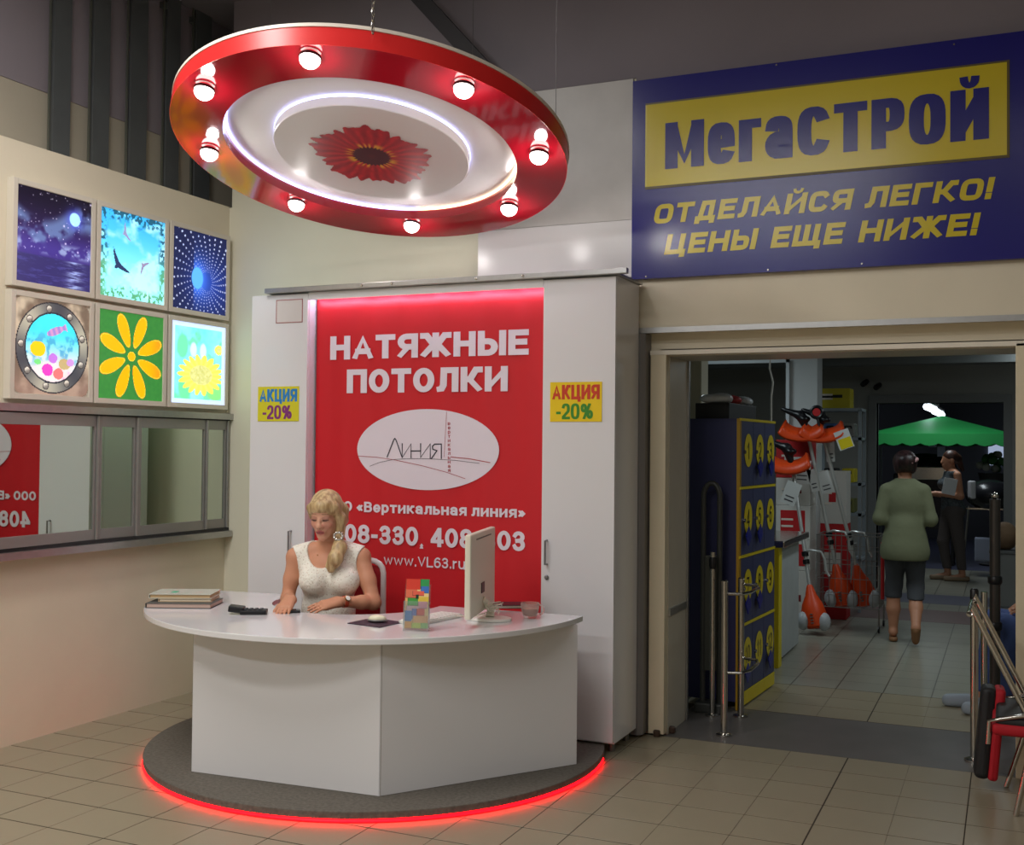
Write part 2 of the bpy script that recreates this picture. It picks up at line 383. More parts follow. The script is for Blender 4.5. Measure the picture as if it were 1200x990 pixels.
# printed pictures: a fine grid whose colour comes from a python function (u right, v up -> display rgb 0..255)
def picture(name, origin, ux, uy, w, h, nx, ny, fn, mat, parent, mask=None):
    u, v = np.meshgrid((np.arange(nx)+.5)/nx, (np.arange(ny)+.5)/ny)
    rgb = np.clip(fn(u, v), 0, 255)/255.; l = np.where(rgb <= .04045, rgb/12.92, ((rgb+.055)/1.055)**2.4)
    o, ux, uy = np.array(origin, float), np.array(ux, float), np.array(uy, float)
    gu, gv = np.meshgrid(np.arange(nx+1)/nx, np.arange(ny+1)/ny)
    V = o+gu[..., None]*ux*w+gv[..., None]*uy*h; V = V.reshape(-1, 3)
    i = (np.arange(ny)[:, None]*(nx+1)+np.arange(nx)[None]); F = np.stack([i, i+1, i+nx+2, i+nx+1], -1).reshape(-1, 4)
    cols = l.reshape(-1, 3)
    if mask is not None: keep = mask(u, v).reshape(-1); F = F[keep]; cols = cols[keep]
    me = bpy.data.meshes.new(name); me.from_pydata(V.tolist(), [], F.tolist())
    a = me.color_attributes.new('Col', 'FLOAT_COLOR', 'CORNER'); c = np.ones((len(F)*4, 4), np.float32); c[:, :3] = np.repeat(cols, 4, 0); a.data.foreach_set('color', c.ravel())
    o = link(name, me, mat)
    return wparent(o, parent) if parent is not None else o
def vnoise(u, v, s, seed=0):
    r = np.random.default_rng(seed).random((64, 64)); x, y = u*s, v*s; i, j = np.floor(x).astype(int), np.floor(y).astype(int); fx, fy = x-i, y-j
    fx = fx*fx*(3-2*fx); fy = fy*fy*(3-2*fy); g = lambda a, b: r[(i+a) % 64, (j+b) % 64]
    return (g(0, 0)*(1-fx)+g(1, 0)*fx)*(1-fy)+(g(0, 1)*(1-fx)+g(1, 1)*fx)*fy
def fbm(u, v, s, seed=0, o=4): return sum(vnoise(u, v, s*2**k, seed+k)*.5**k for k in range(o))/sum(.5**k for k in range(o))
# ================================================================== materials
BEIGE = M('beige_wall_paint', (222, 212, 190), .6, var=.03, vscale=3, bump=.05, bscale=120)
WALLGREY = M('grey_plaster', (176, 168, 152), .7, var=.04, vscale=2, bump=.06, bscale=90)
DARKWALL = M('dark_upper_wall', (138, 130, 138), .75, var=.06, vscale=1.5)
CEILM = M('ceiling_paint', (120, 116, 120), .8, var=.05, vscale=2)
GROUT = M('grout', (58, 50, 40), .9, var=.1, vscale=20)
TILE = M('floor_tile', (150, 140, 118), .34, var=.05, vscale=2.2, bump=.03, bscale=40)
ALU = M('brushed_aluminium', (176, 176, 176), .32, metal=.9, var=.05, vscale=30)
CHROME = M('stainless_steel', (200, 196, 190), .16, metal=1)
WHITE = M('white_laminate', (226, 225, 228), .22, coat=.25)
WHITEP = M('white_plastic', (232, 230, 222), .35)
BLACK = M('black_plastic', (20, 20, 24), .35)
RUBBER = M('dark_rubber', (36, 32, 32), .7)

# ================================================================== structure
FX = [-4.868, -4.565, -4.262, -3.958, -3.656, -3.352, -3.049, -2.755, -2.452, -2.150, -1.873, -1.664, -1.363, -1.062, -.765, -.465, -.170, .130, .430, .73, 1.03, 1.33]
FY = [6.072+.2852*k for k in range(-22, 7)]
floor = bx('floor', (-7, -5, -.08), (6, 24, -.0014), GROUT); tag(floor, kind='structure')
PLC, PLR = (-3.05, 5.165), 1.19
tile_mesh = {}; rest = MB()
n_t = 0
for i in range(len(FX)-1):
    for j in range(len(FY)-1):
        x0, x1, y0, y1 = FX[i]+.002, FX[i+1]-.002, FY[j]+.0042, FY[j+1]-.0042
        if 6.0 < (y0+y1)/2 < 6.93 and x1 < 4: continue
        if y0 > 6.9 and (x0 < -1.9): continue
        cs = [(x, y) for x in (x0, x1) for y in (y0, y1)]
        if all(math.hypot(x-PLC[0], y-PLC[1]) < PLR-.03 for x, y in cs): continue
        if all(y > 5.3 and -4.1 < x < -1.95 for x, y in cs): continue
        pr = [proj((x, y, 0)) for x, y in cs if y > .5]
        vis = y0 > 2 and any(-25 < a < 1225 and 400 < b < 1010 for a, b in pr)
        if vis:
            w = round(x1-x0, 2)
            if w not in tile_mesh:
                d = y1-y0; tile_mesh[w] = MB().box((0, 0, -.012), (x1-x0, d, 0)).mesh('tile', bevel=.0006, bseg=1); tile_mesh[w].materials.append(TILE)
            o = bpy.data.objects.new('tile', tile_mesh[w]); COL.objects.link(o); o.parent = floor; o.location = (x0, y0, random.uniform(-.0002, .0002)); n_t += 1
        elif x1 > FX[0]: rest.box((x0, y0, -.012), (x1, y1, -.0005))
for i in range(-6, 15):                      # tiles behind the viewer and out of view
    for j in range(-16, 6):
        x0, y0 = -4.868+.31*i, .0+.2852*j-1.9
        if y0 < FY[0]-.29 and x0 > -4.9: rest.box((x0, y0, -.012), (x0+.306, y0+.281, -.0005))
tag(rest.build('tile_field', TILE, floor), kind='stuff')
# threshold strip and the floor of the shop behind
trim = bx('trim_1', (-1.80, 6.074, -.02), (.10, 6.922, -.001), M('dark_threshold', (98, 94, 92), .4, var=.08, vscale=5)); tag(trim, kind='structure')
def brick_mat(name, c1, c2, cm, w, h, ox, oy):
    m = bpy.data.materials.new(name); m.use_nodes = True; nt = m.node_tree; b = nt.nodes['Principled BSDF']; b.inputs['Roughness'].default_value = .3
    t = nt.nodes.new('ShaderNodeTexBrick'); t.offset = 0; tc = nt.nodes.new('ShaderNodeTexCoord'); mp = nt.nodes.new('ShaderNodeMapping')
    mp.inputs['Location'].default_value = (ox, oy, 0); t.inputs['Scale'].default_value = 1; t.inputs['Brick Width'].default_value = w; t.inputs['Row Height'].default_value = h
    t.inputs['Mortar Size'].default_value = .004; t.inputs['Color1'].default_value = (*lin(c1), 1); t.inputs['Color2'].default_value = (*lin(c2), 1); t.inputs['Mortar'].default_value = (*lin(cm), 1)
    nt.links.new(tc.outputs['Object'], mp.inputs['Vector']); nt.links.new(mp.outputs['Vector'], t.inputs['Vector']); nt.links.new(t.outputs['Color'], b.inputs['Base Color'])
    MATS[name] = m; return m
FARTILE = brick_mat('shop_floor_tile', (150, 148, 134), (144, 142, 130), (84, 80, 70), .3, .2852, 1.062, -6.072)
yf = FY[-1]
fp = MB().box((-6, yf+.002, -.02), (5, 22, -.0002)); fp.box((-6, 6.93, -.02), (-1.96, yf, -.0004)); fp.box((1.33, 6.93, -.02), (5, yf, -.0004))
tag(fp.build('floor_shop', FARTILE), kind='structure')
for y0, y1, c in ((11.2, 12.05, (112, 84, 80)), (12.55, 13.35, (96, 96, 112)), (16.3, 21.9, (84, 86, 110))):
    o = bx('floor_band', (-1.9 if y0 < 14 else -6, y0, -.004), (1.2 if y0 < 14 else 5, y1, .0008), M('floor_band_%d' % y0, c, .35, var=.06)); tag(o, kind='structure')

WL = -4.82
wl = bx('wall_left', (WL-.12, -4.9, -.006), (WL, 6.1, 3.205), BEIGE); tag(wl, kind='structure')
wlu = bx('wall_left_upper', (-5.35, -4.9, 3.0), (-5.17, 8.0, 3.655), WALLGREY); tag(wlu, kind='structure')
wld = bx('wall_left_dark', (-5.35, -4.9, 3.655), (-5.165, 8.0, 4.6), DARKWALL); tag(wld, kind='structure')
tag(bx('ledge_left', (-5.17, -4.9, 3.1), (WL-.12, 6.1, 3.2), BEIGE), kind='structure')
bk = MB()
bk.box((-1.95, 6.10, -.006), (-1.842, 6.49, 2.13)); bk.box((-1.95, 6.10, 2.13), (4.9, 6.49, 3.60)); bk.box((.10, 6.10, -.006), (4.9, 6.49, 2.13))
tag(bk.build('wall_back', BEIGE), kind='structure')
tag(MB().box((-5.35, 6.10, -.006), (-1.95, 6.30, 3.2)).box((-4.80, 6.10, 3.2), (-1.95, 6.30, 3.72)).build('wall_back_left', M('neutral_beige', (222, 218, 198), .6, var=.03, vscale=2)), kind='structure')
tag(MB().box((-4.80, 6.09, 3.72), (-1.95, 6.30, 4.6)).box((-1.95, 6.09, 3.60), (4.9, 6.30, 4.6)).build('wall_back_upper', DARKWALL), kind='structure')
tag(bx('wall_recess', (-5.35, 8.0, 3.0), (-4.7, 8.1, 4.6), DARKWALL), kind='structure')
tag(bx('ceiling', (-5.35, -4.9, 4.6), (4.9, 8.1, 4.7), CEILM), kind='structure')
tag(bx('wall_right', (4.9, -4.9, -.006), (5.0, 22, 4.6), BEIGE), kind='structure')
tag(bx('wall_front', (-5.35, -5.0, -.006), (5.0, -4.9, 4.6), WALLGREY), kind='structure')
# projecting bulkhead over the passage, with an aluminium angle along its lower edge
zb = at(900, 384, 1, 5.99)[2]
tag(bx('trim_2', (-1.945, 5.99, zb), (4.9, 6.10, 3.58), BEIGE), kind='structure')
tag(bx('trim_3', (-1.95, 5.978, zb-.008), (4.9, 6.0, zb+.022), ALU), kind='structure')
# passage lining
door = empty('door_1', (-.86, 6.08, 0), kind='structure')
LIN = M('door_lining_paint', (214, 202, 174), .45, var=.04, vscale=4)
REV = M('reveal_laminate', (196, 188, 172), .3, var=.03)
bx('jamb_face', (-1.842, 6.05, .012), (-1.752, 6.115, 2.13), LIN, door, .004)
bx('jamb_reveal', (-1.80, 6.115, .0), (-1.748, 6.50, 2.14), REV, door)
bx('jamb_edge', (-1.758, 6.485, .0), (-1.735, 6.51, 2.14), ALU, door)
bx('kick_rail', (-1.749, 6.12, .66), (-1.738, 6.485, .70), ALU, door)
bx('lintel_face', (-1.845, 6.05, 2.125), (4.2, 6.10, 2.15), M('lintel_edge', (228, 220, 204), .4), door)
bx('lintel_soffit', (-1.80, 6.10, 2.12), (.12, 6.50, 2.16), REV, door)
bx('jamb_face', (.03, 6.05, .0), (.32, 6.115, 2.14), LIN, door, .004)
bx('jamb_reveal', (.04, 6.115, .0), (.11, 6.50, 2.13), REV, door)
for x, y in ((-1.79, 6.045), (-1.735, 6.16)):
    MB().lathe([(.016, 0), (.02, .006), (.02, .03), (.014, .036)], (x, y, 0), 14).build('floor_stop', M('brown_rubber', (74, 56, 46), .6), door, smooth=True)
# grey service duct between cabinet and passage
tag(MB().prism([(-1.94, 6.10), (-1.94, 5.99), (-1.925, 5.965), (-1.875, 5.965), (-1.853, 5.99), (-1.853, 6.10)], .015, zb-.01).build('service_duct', M('duct_grey', (126, 124, 124), .4)), 'dark grey vertical duct between tall white cabinet and passage frame', 'duct')

# steel channels standing in front of the recessed wall
CH = M('channel_dark_paint', (88, 92, 94), .5, var=.08, vscale=6)
chlab = ['nearest', 'second', 'third', 'fourth', 'farthest']
for k, (a, b) in enumerate(((4.855, 4.985), (5.165, 5.30), (5.48, 5.63), (5.81, 5.94), (6.10, 6.26))):
    e = empty('steel_channel', (-5.13, (a+b)/2, 3.2), '%s dark vertical steel channel above the left partition, counted from the left' % ('leftmost' if k == 0 else chlab[k]), 'steel channel', 'steel channels above the partition')
    MB().box((-5.135, a, 3.2), (-5.125, b, 4.6)).build('web', CH, e)
    for y in (a, b-.006): MB().box((-5.165, y, 3.2), (-5.135, y+.006, 4.6)).build('flange', CH, e)
    MB().box((-5.135, a-.034, 3.2), (-5.125, a-.022, 4.6)).build('light_edge', M('galvanised_edge', (120, 124, 116), .35, metal=.6), e)
    for z in (3.25, 4.5): MB().box((-5.165, a-.034, z), (-5.13, a, z+.04)).build('clip', CH, e)
b = MB(); b.obox((-3.25, 5.9, 4.3), (.09, .05, 1.3), Matrix.Rotation(math.radians(-42), 3, 'Y')); tag(b.build('roof_brace', M('brace_dark', (52, 50, 54), .6)), 'dark diagonal roof brace above the round hanging canopy', 'brace')

# ================================================================== light boxes on the left wall
BF = WL+.05
FRAMEW = M('lightbox_frame', (214, 206, 192), .4)
LIT = lambda n, s: M('lit_print_'+n, (255, 255, 255), .25, emit=s, attr='Col', spec=.3)
cols = [(4.265, 4.845), (4.858, 5.452), (5.468, 6.05)]; rows = [(2.425, 2.995), (1.83, 2.405)]
def mix(a, b, t): return np.asarray(a, float)*(1-t[..., None])+np.asarray(b, float)*t[..., None]
def sm(x, a, b): t = np.clip((x-a)/(b-a), 0, 1); return t*t*(3-2*t)
def pic_night(u, v):
    c = mix((44, 30, 78), (22, 16, 34), sm(v, .45, 1)); c = mix(c, (70, 56, 150), sm(.3-np.abs(v-.38), 0, .3)*.7)
    n = fbm(u+.3, v, 5, 3); band = sm(.2-np.abs(v-.66+.12*np.sin(u*5)), 0, .14)*sm(n, .45, .62); c = mix(c, (98, 120, 168), band*.85)
    n2 = fbm(u, v*1.3, 8, 9); b2 = sm(.1-np.abs(v-.40), 0, .08)*sm(n2, .45, .62); c = mix(c, (150, 168, 205), b2*.8)
    sea = sm(.31-v, 0, .02); wv = fbm(u*.6, v*3, 16, 21); c = mix(c, (38+10, 34+8, 96), sea); c = mix(c, (70, 66, 140), sea*sm(wv, .5, .75)*.6)
    gl = sea*np.exp(-((u-.78)/.1)**2)*sm(fbm(u*.4, v*4, 18, 5), .35, .7); c = mix(c, (170, 190, 240), gl*.9)
    d = np.hypot((u-.77), (v-.77)*1.0); c = mix(c, (70, 80, 220), np.exp(-(d/.11)**2)*.8); c = mix(c, (165, 215, 255), sm(.082-d, 0, .015))
    r = np.random.default_rng(2)
    for i in range(95):
        x, y, s = r.random(), .34+.66*r.random(), r.random(); c = mix(c, (235, 225, 255), np.exp(-(((u-x)**2+(v-y)**2)/(.004+.005*(s > .92)+.002*s)**2))*(.5+.5*s))
    return c
def bird(u, v, x, y, s, a):
    ca, sa = math.cos(a), math.sin(a); p = ((u-x)*ca+(v-y)*sa)/s; q = (-(u-x)*sa+(v-y)*ca)/s
    return ((np.abs(p) < 1) & (np.abs(q-.45*np.abs(p)**1.3) < .13*(1-np.abs(p))+.05*(np.abs(p) < .8))) | ((p/.12)**2+((q+.08)/.26)**2 < 1)
def pic_sky(u, v):
    c = mix((150, 245, 255), (60, 176, 240), sm(v, .1, .95)); n = fbm(u, v*1.4, 4, 31); c = mix(c, (190, 240, 250), sm(n, .5, .75)*.75)
    edge = np.minimum(np.minimum(u, 1-u), np.minimum(v, 1-v)); lf = fbm(u, v, 34, 40, 2); thr = sm(.15-edge+.16*(fbm(u, v, 5, 44)-.5), 0, .1)*sm(lf, .46, .54)
    dark = sm(v, .3, .6); c = mix(c, (30, 84, 110), thr*dark*.95); c = mix(c, (70, 140, 84), thr*(1-dark)*.8)
    for x, y, s, a, col in ((.37, .76, .12, -1.15, (140, 140, 180)), (.27, .38, .2, -.78, (40, 54, 92)), (.66, .43, .12, -2.3, (140, 130, 165))): c = np.where(bird(u, v, x, y, s, a)[..., None], col, c)
    return c
def pic_tunnel(u, v):
    c = mix((24, 30, 70), (30, 56, 150), np.exp(-(((u-.66)/.4)**2+((v-.36)/.36)**2))); d0 = np.hypot((u-.45)/.115, (v-.42)/.15)
    c = mix(c, (64, 120, 245), np.exp(-np.maximum(d0-1, 0)*1.3)*(u > .38)*.85)
    for i in range(15):
        t = (i+.5)/15.; rad = .12+.75*t**1.5; cx, cy = .62-.12*t, .40
        for k in range(30):
            a = 2*math.pi*(k+.12*i)/30; x, y = cx+rad*.9*math.cos(a), cy+rad*math.sin(a)
            if -.05 < x < 1.05 and -.05 < y < 1.05: s = .005+.011*t; br = .45+.55*t; m_ = (np.abs(u-x)+np.abs(v-y) < s*1.3); c = np.where(m_[..., None], c*(1-br)+np.array((205, 214, 250.))*br, c)
    return mix(c, (90, 176, 255), sm(1.0-d0, 0, .15))
def pic_port(u, v):
    n = fbm(u, v, 5, 60); c = mix((112, 96, 82), (186, 172, 150), sm(n, .35, .7)); c = mix(c, (150, 120, 108), sm(.35-v, 0, .3)*.6)
    d = np.hypot((u-.5)/.49, (v-.5)/.485); ring = d < 1; sh = .5+.5*np.sin(np.arctan2(v-.5, u-.5)*3+.6)
    c = np.where(ring[..., None], mix((70, 72, 78), (196, 192, 170), sh*.8), c); c = np.where(((d > .97) & (d < 1.0))[..., None], (52, 50, 54), c)
    for k in range(9):
        a = math.radians(98+40*k); x, y = .5+.42*math.cos(a), .5+.415*math.sin(a); dd = np.hypot(u-x, v-y); c = np.where((dd < .042)[..., None], (70, 66, 66), c); c = np.where((dd < .032)[..., None], mix((120, 116, 110), (214, 208, 196), sm(v-y+.3*(x-u), -.02, .025)), c)
    w = np.hypot((u-.5)/.355, (v-.5)/.36); sea = mix((235, 225, 225), (64, 224, 240), sm(v, .25, .72)); n2 = fbm(u, v, 16, 70); sea = mix(sea, (60, 150, 200), sm(n2, .5, .7)*sm(.7-np.abs(v-.5)*2.4, 0, .6)*.7)
    n3 = fbm(u, v, 9, 74); sea = mix(sea, (230, 160, 210), sm(n3, .55, .7)*sm(.45-v, 0, .2)*.8)
    for x, y, rx, ry, col in ((.3, .48, .1, .085, (250, 200, 30)), (.43, .26, .075, .065, (232, 70, 190)), (.58, .23, .07, .06, (240, 120, 120)), (.5, .39, .06, .05, (190, 120, 220)), (.66, .34, .08, .06, (190, 170, 120)), (.3, .34, .05, .03, (120, 220, 130)), (.74, .36, .05, .04, (200, 150, 220))):
        sea = np.where(((((u-x)/rx)**2+((v-y)/ry)**2+.7*(n2-.5)) < 1)[..., None], col, sea)
    p, q = (u-.53)*.93+(v-.68)*.35, -(u-.53)*.35+(v-.68)*.93; fish = ((p/.12)**2+(q/.042)**2 < 1) | ((p > .09) & (p < .16) & (np.abs(q) < (p-.07)*.5)); sea = np.where(fish[..., None], mix((150, 130, 200), (205, 150, 200), .5+.5*np.sin(p*90)), sea)
    c = np.where((w < 1)[..., None], sea, c); c = np.where(((w >= 1) & (w < 1.05))[..., None], (44, 50, 60), c)
    return c
def pic_flower(u, v):
    c = np.zeros(u.shape+(3,))+np.array((62, 140, 62.)); n = fbm(u, v, 30, 80, 1); c = mix(c, (52, 126, 60), n*.5)
    for k in range(8):
        a = math.radians(67+45*k) if True else 0; x, y = .5+.31*math.cos(a), .5+.31*math.sin(a); p = ((u-x)*math.cos(a)+(v-y)*math.sin(a))/.205; q = (-(u-x)*math.sin(a)+(v-y)*math.cos(a))/(.078*(1+.25*p)); r = p*p+q*q
        c = np.where((r < 1)[..., None], (214, 150, 20), c); c = np.where((r < .93)[..., None], (255, 226, 70), c); c = np.where((r < .82)[..., None], mix((255, 190, 6), (250, 160, 30), sm(u+0*v, .75, 1.0)), c)
    d = np.hypot((u-.5)/.06, (v-.5)/.055); c = np.where((d < 1)[..., None], (255, 226, 70), c); c = np.where((d < .85)[..., None], (255, 190, 6), c)
    return c
def pic_sun(u, v):
    c = mix((96, 236, 240), (170, 250, 250), fbm(u, v, 5, 90)); n = fbm(u, v, 4, 93); c = mix(c, (110, 240, 170), sm(n, .52, .66)*.9)
    for x, y, rx, ry, col in ((.2, .7, .1, .15, (110, 240, 170)), (.25, .2, .12, .16, (110, 240, 160)), (.4, .67, .06, .09, (205, 250, 255)), (.58, .66, .06, .1, (205, 250, 255)), (.82, .15, .16, .1, (130, 240, 130))): c = mix(c, col, sm(1.2-np.hypot((u-x)/rx, (v-y)/ry), 0, .4))
    def sunf(c, x, y, rx, ry, n):
        a = np.arctan2((v-y)/ry, (u-x)/rx); r = np.hypot((u-x)/rx, (v-y)/ry); e = .72+.28*np.abs(np.cos(a*n+.3*np.sin(a*3))); c = np.where((r < e)[..., None], mix((250, 244, 110), (240, 222, 90), .5+.5*np.cos(a*n*2)), c)
        return np.where((r < .48)[..., None], mix((190, 190, 110), (226, 224, 150), fbm(u, v, 60, 99, 1)), c)
    c = sunf(c, .88, .7, .09, .07, 6); c = sunf(c, .55, .36, .44, .26, 9)
    m = np.minimum(np.minimum(u, 1-u), np.minimum(v, 1-v)*1.1); return np.where((m < .06)[..., None], (196, 214, 255), c)
pics = [('night', pic_night, .85, 'moonlit night sea with stars and clouds', 0, 0), ('sky', pic_sky, .95, 'bright blue sky with three soaring birds and leaves', 1, 0), ('tunnel', pic_tunnel, .9, 'dark blue tunnel of white dots', 2, 0),
        ('porthole', pic_port, .75, 'round metal porthole with fish', 0, 1), ('daisy', pic_flower, .62, 'orange eight petal flower on green', 1, 1), ('sunflower', pic_sun, 1.05, 'pale glowing yellow sunflower', 2, 1)]
for nm, fn, st, lab, ci, ri in pics:
    (y0, y1), (z0, z1) = cols[ci], rows[ri]
    e = empty('light_box', (BF, (y0+y1)/2, z0), 'square backlit ceiling sample box showing '+lab, 'light box', 'backlit sample boxes on the left wall')
    f = MB(); t = .03
    f.box((WL, y0, z0), (BF, y0+t, z1)); f.box((WL, y1-t, z0), (BF, y1, z1)); f.box((WL, y0+t, z0), (BF, y1-t, z0+t)); f.box((WL, y0+t, z1-t), (BF, y1-t, z1))
    f.build('frame', FRAMEW, e, bevel=.002)
    bx('back_panel', (WL, y0+t, z0+t), (BF-.012, y1-t, z1-t), FRAMEW, e)
    msk = None
    if nm == 'porthole': msk = lambda u, v: (np.maximum(np.abs(u-.5)-.4, 0)**2+np.maximum(np.abs(v-.5)-.4, 0)**2) < .1**2
    picture('picture', (BF-.008, y0+t, z0+t), (0, 1, 0), (0, 0, 1), y1-y0-2*t, z1-z0-2*t, 110, 130, fn, LIT(nm, st), e, msk)

# ================================================================== mirrored sliding panels under the light boxes
mr = empty('sliding_mirror_unit', (WL, 5.15, 1.02), 'long aluminium framed unit of sliding mirror panels under the light boxes', 'mirror')
MF = WL+.04; ZM0, ZM1 = 1.045, 1.765
MIRR = M('mirror_glass', (196, 206, 196), .015, metal=1)
GREYF = M('grey_aluminium_frame', (150, 148, 146), .38, metal=.55)
bx('top_rail', (WL, 3.0, ZM1), (MF+.02, 6.10, ZM1+.04), ALU, mr); bx('sill', (WL, 3.0, ZM0-.06), (MF+.03, 6.09, ZM0-.02), ALU, mr)
bx('bottom_track', (WL, 3.0, ZM0-.02), (MF, 6.09, ZM0), M('track_black', (40, 40, 42), .5), mr); bx('top_track', (WL, 3.0, ZM1-.008), (MF-.004, 6.09, ZM1), MATS['track_black'], mr)
for k, (a, b) in enumerate(((3.03, 3.96), (3.97, 4.915), (4.915, 5.235), (5.225, 5.86), (5.85, 6.085))):
    d = 0. if k % 2 else .012; X1 = MF-d; p = empty('panel', (X1, a, ZM0)); p.parent = mr; p.matrix_parent_inverse = Matrix.Translation(mr.location).inverted()
    def pw(o):
        o.parent = p; o.matrix_parent_inverse = (Matrix.Translation(p.location)).inverted(); return o
    st = .03; fr = MB(); fr.box((X1-.02, a, ZM0), (X1, a+st, ZM1-.008)); fr.box((X1-.02, b-st, ZM0), (X1, b, ZM1-.008)); fr.box((X1-.02, a+st, ZM0), (X1, b-st, ZM0+.06)); fr.box((X1-.02, a+st, ZM1-.07), (X1, b-st, ZM1-.008))
    pw(fr.build('panel_frame', GREYF, bevel=.002))
    pw(bx('mirror', (X1-.016, a+st, ZM0+.06), (X1-.010, b-st, ZM1-.07), MIRR))
    g = MB(); g.tube([(X1+.004, b-.008, ZM0+.002), (X1+.004, b-.008, ZM1-.01)], .009, 10); pw(g.build('grip_profile', ALU, smooth=True))
    if k == 1:                              # this leaf stands slightly askew in its track
        Rz = Matrix.Translation((X1, 4.6, 0)) @ Matrix.Rotation(math.radians(2.3), 4, 'Z') @ Matrix.Translation((-X1, -4.6, 0))
        for ch_ in p.children: ch_.data.transform(Rz)
# ================================================================== tall white cabinets, banner, canopy rail
YC, YBN = 5.56, 5.64
XA, XB = at(297, 346, 1, YC)[0]-.01, at(721, 322, 1, YC)[0]+.005
ZT = 2.507
XL1, XR0 = at(366, 342, 1, YC)[0]-.03, at(637, 328, 1, YC)[0]
SILV = M('satin_handle', (150, 150, 152), .3, metal=.9)
def cabinet(x0, x1, hx, hz0, hz1, side, label):
    e = empty('tall_cabinet', ((x0+x1)/2, YC+.2, .05), label, 'cabinet')
    bx('body', (x0, YC+.02, .055), (x1, 5.96, ZT), WHITE, e, .002)
    dr = bx('door', (x0+.001, YC, .065), (x1-.001, YC+.018, ZT-.005), WHITE, e, .0015)
    h = MB(); h.tube([(hx, YC, hz0), (hx, YC-.028, hz0), (hx, YC-.028, hz1), (hx, YC, hz1)], .006, 8); wparent(h.build('handle', SILV, smooth=True), dr)
    if side > 0:
        l = MB(); l.lathe([(.012, 0), (.012, .008), (.009, .011)], (hx, YC, hz0-.07), 16, frame_to((0, -1, 0))); wparent(l.build('lock', SILV, smooth=True), dr)
    for fx in (x0+.06, x1-.04):
        for fy in (5.66, 5.90):
            MB().lathe([(.018, 0), (.018, .02), (.014, .055)], (fx, fy, .052 if math.hypot(fx-PLC[0], fy-PLC[1]) < PLR else 0.0), 12).build('foot', M('foot_grey', (120, 118, 116), .4, metal=.5), e, smooth=True)
    return e
hz = at(641, 633, 1, YC)[2]; hz_ = at(641, 661, 1, YC)[2]; hx = at(641, 650, 1, YC)[0]
cabR = cabinet(XR0, XB, hx, hz_, hz, 1, 'tall white cabinet on the right of the red banner, with bar handle and lock')
hx2 = at(341, 640, 1, YC)[0]; hzL = at(341, 622, 1, YC)[2]
cabL = cabinet(XA, XL1, hx2, hzL-.16, hzL, -1, 'tall white cabinet on the left of the red banner, beside mirror wall')
# recess between the cabinets
rec = empty('banner_recess', ((XL1+XR0)/2, 5.8, .05), 'white recess frame with hidden light strip behind the red banner', 'recess')
bx('back_board', (XL1+.002, 5.90, .06), (XR0-.002, 5.94, ZT-.03), WHITE, rec)
bx('top_board', (XL1+.002, 5.573, ZT-.025), (XR0-.002, 5.94, ZT), WHITE, rec)
bx('fascia', (XL1+.002, YC, ZT-.045), (XR0-.002, YC+.012, ZT), WHITE, rec)
bx('light_strip', (XL1+.02, 5.604, ZT-.034), (XR0-.02, 5.622, ZT-.0265), M('cool_led', (226, 220, 255), .4, emit=20), rec)
# banner cloth
wave = lambda x, z: .003*math.sin((x-XL1)*21+.7*math.sin(z*2))+.0015*math.sin((x-XL1)*47+z)
ban = empty('banner', ((XL1+XR0)/2, YBN, .3), 'large red fabric banner with white lettering and oval logo', 'banner')
bm_ = MB(); nx, nz = 70, 30; x0, x1, z0, z1 = XL1+.012, XR0-.004, .25, ZT-.027
bm_.add([(x0+(x1-x0)*i/nx, YBN+wave(x0+(x1-x0)*i/nx, z0+(z1-z0)*j/nz), z0+(z1-z0)*j/nz) for j in range(nz+1) for i in range(nx+1)], [(j*(nx+1)+i, j*(nx+1)+i+1, (j+1)*(nx+1)+i+1, (j+1)*(nx+1)+i) for j in range(nz) for i in range(nx)])
RED = M('banner_red_cloth', (206, 24, 36), .55, bump=.04, bscale=400)
cl = bm_.build('cloth', RED, ban, smooth=True)
cl.modifiers.new('thick', 'SOLIDIFY').thickness = .002
LET = M('banner_white_print', (232, 222, 232), .6)
YT = YBN-.0062
def ptext(name, txt, L, R_, top, mat, parent, Y=YT, **kw):   # L/R: (px, baseline py), top: cap-top py at L
    a, b, c = at(*L, 1, Y), at(*R_, 1, Y), at(L[0], top, 1, Y)
    zz = (a[2]+b[2])/2
    return put_text(name, txt, (a[0], Y, zz), (1, 0, 0), (0, 0, 1), b[0]-a[0], c[2]-a[2], mat, parent, **kw)
ptext('lettering', 'НАТЯЖНЫЕ', (386.8, 421.8), (619.5, 415.3), 394.3, LET, ban, tx=.31, ty=.235, gap=.09)
ptext('lettering', 'ПОТОЛКИ', (406.2, 461), (595, 458), 433.3, LET, ban, tx=.31, ty=.235, gap=.09)
ptext('lettering', 'ООО «Вертикальная линия»', (381, 599.5), (616, 605.7), 587.5, LET, ban, tx=.27, ty=.2, gap=.12)
ptext('lettering', '408-330, 408-303', (388, 636), (615.5, 644.5), 614.5, LET, ban, tx=.28, ty=.2, gap=.1)
ptext('lettering', 'www.VL63.ru', (449.5, 662.5), (545, 666.5), 650.5, LET, ban, tx=.2, ty=.16, gap=.13)
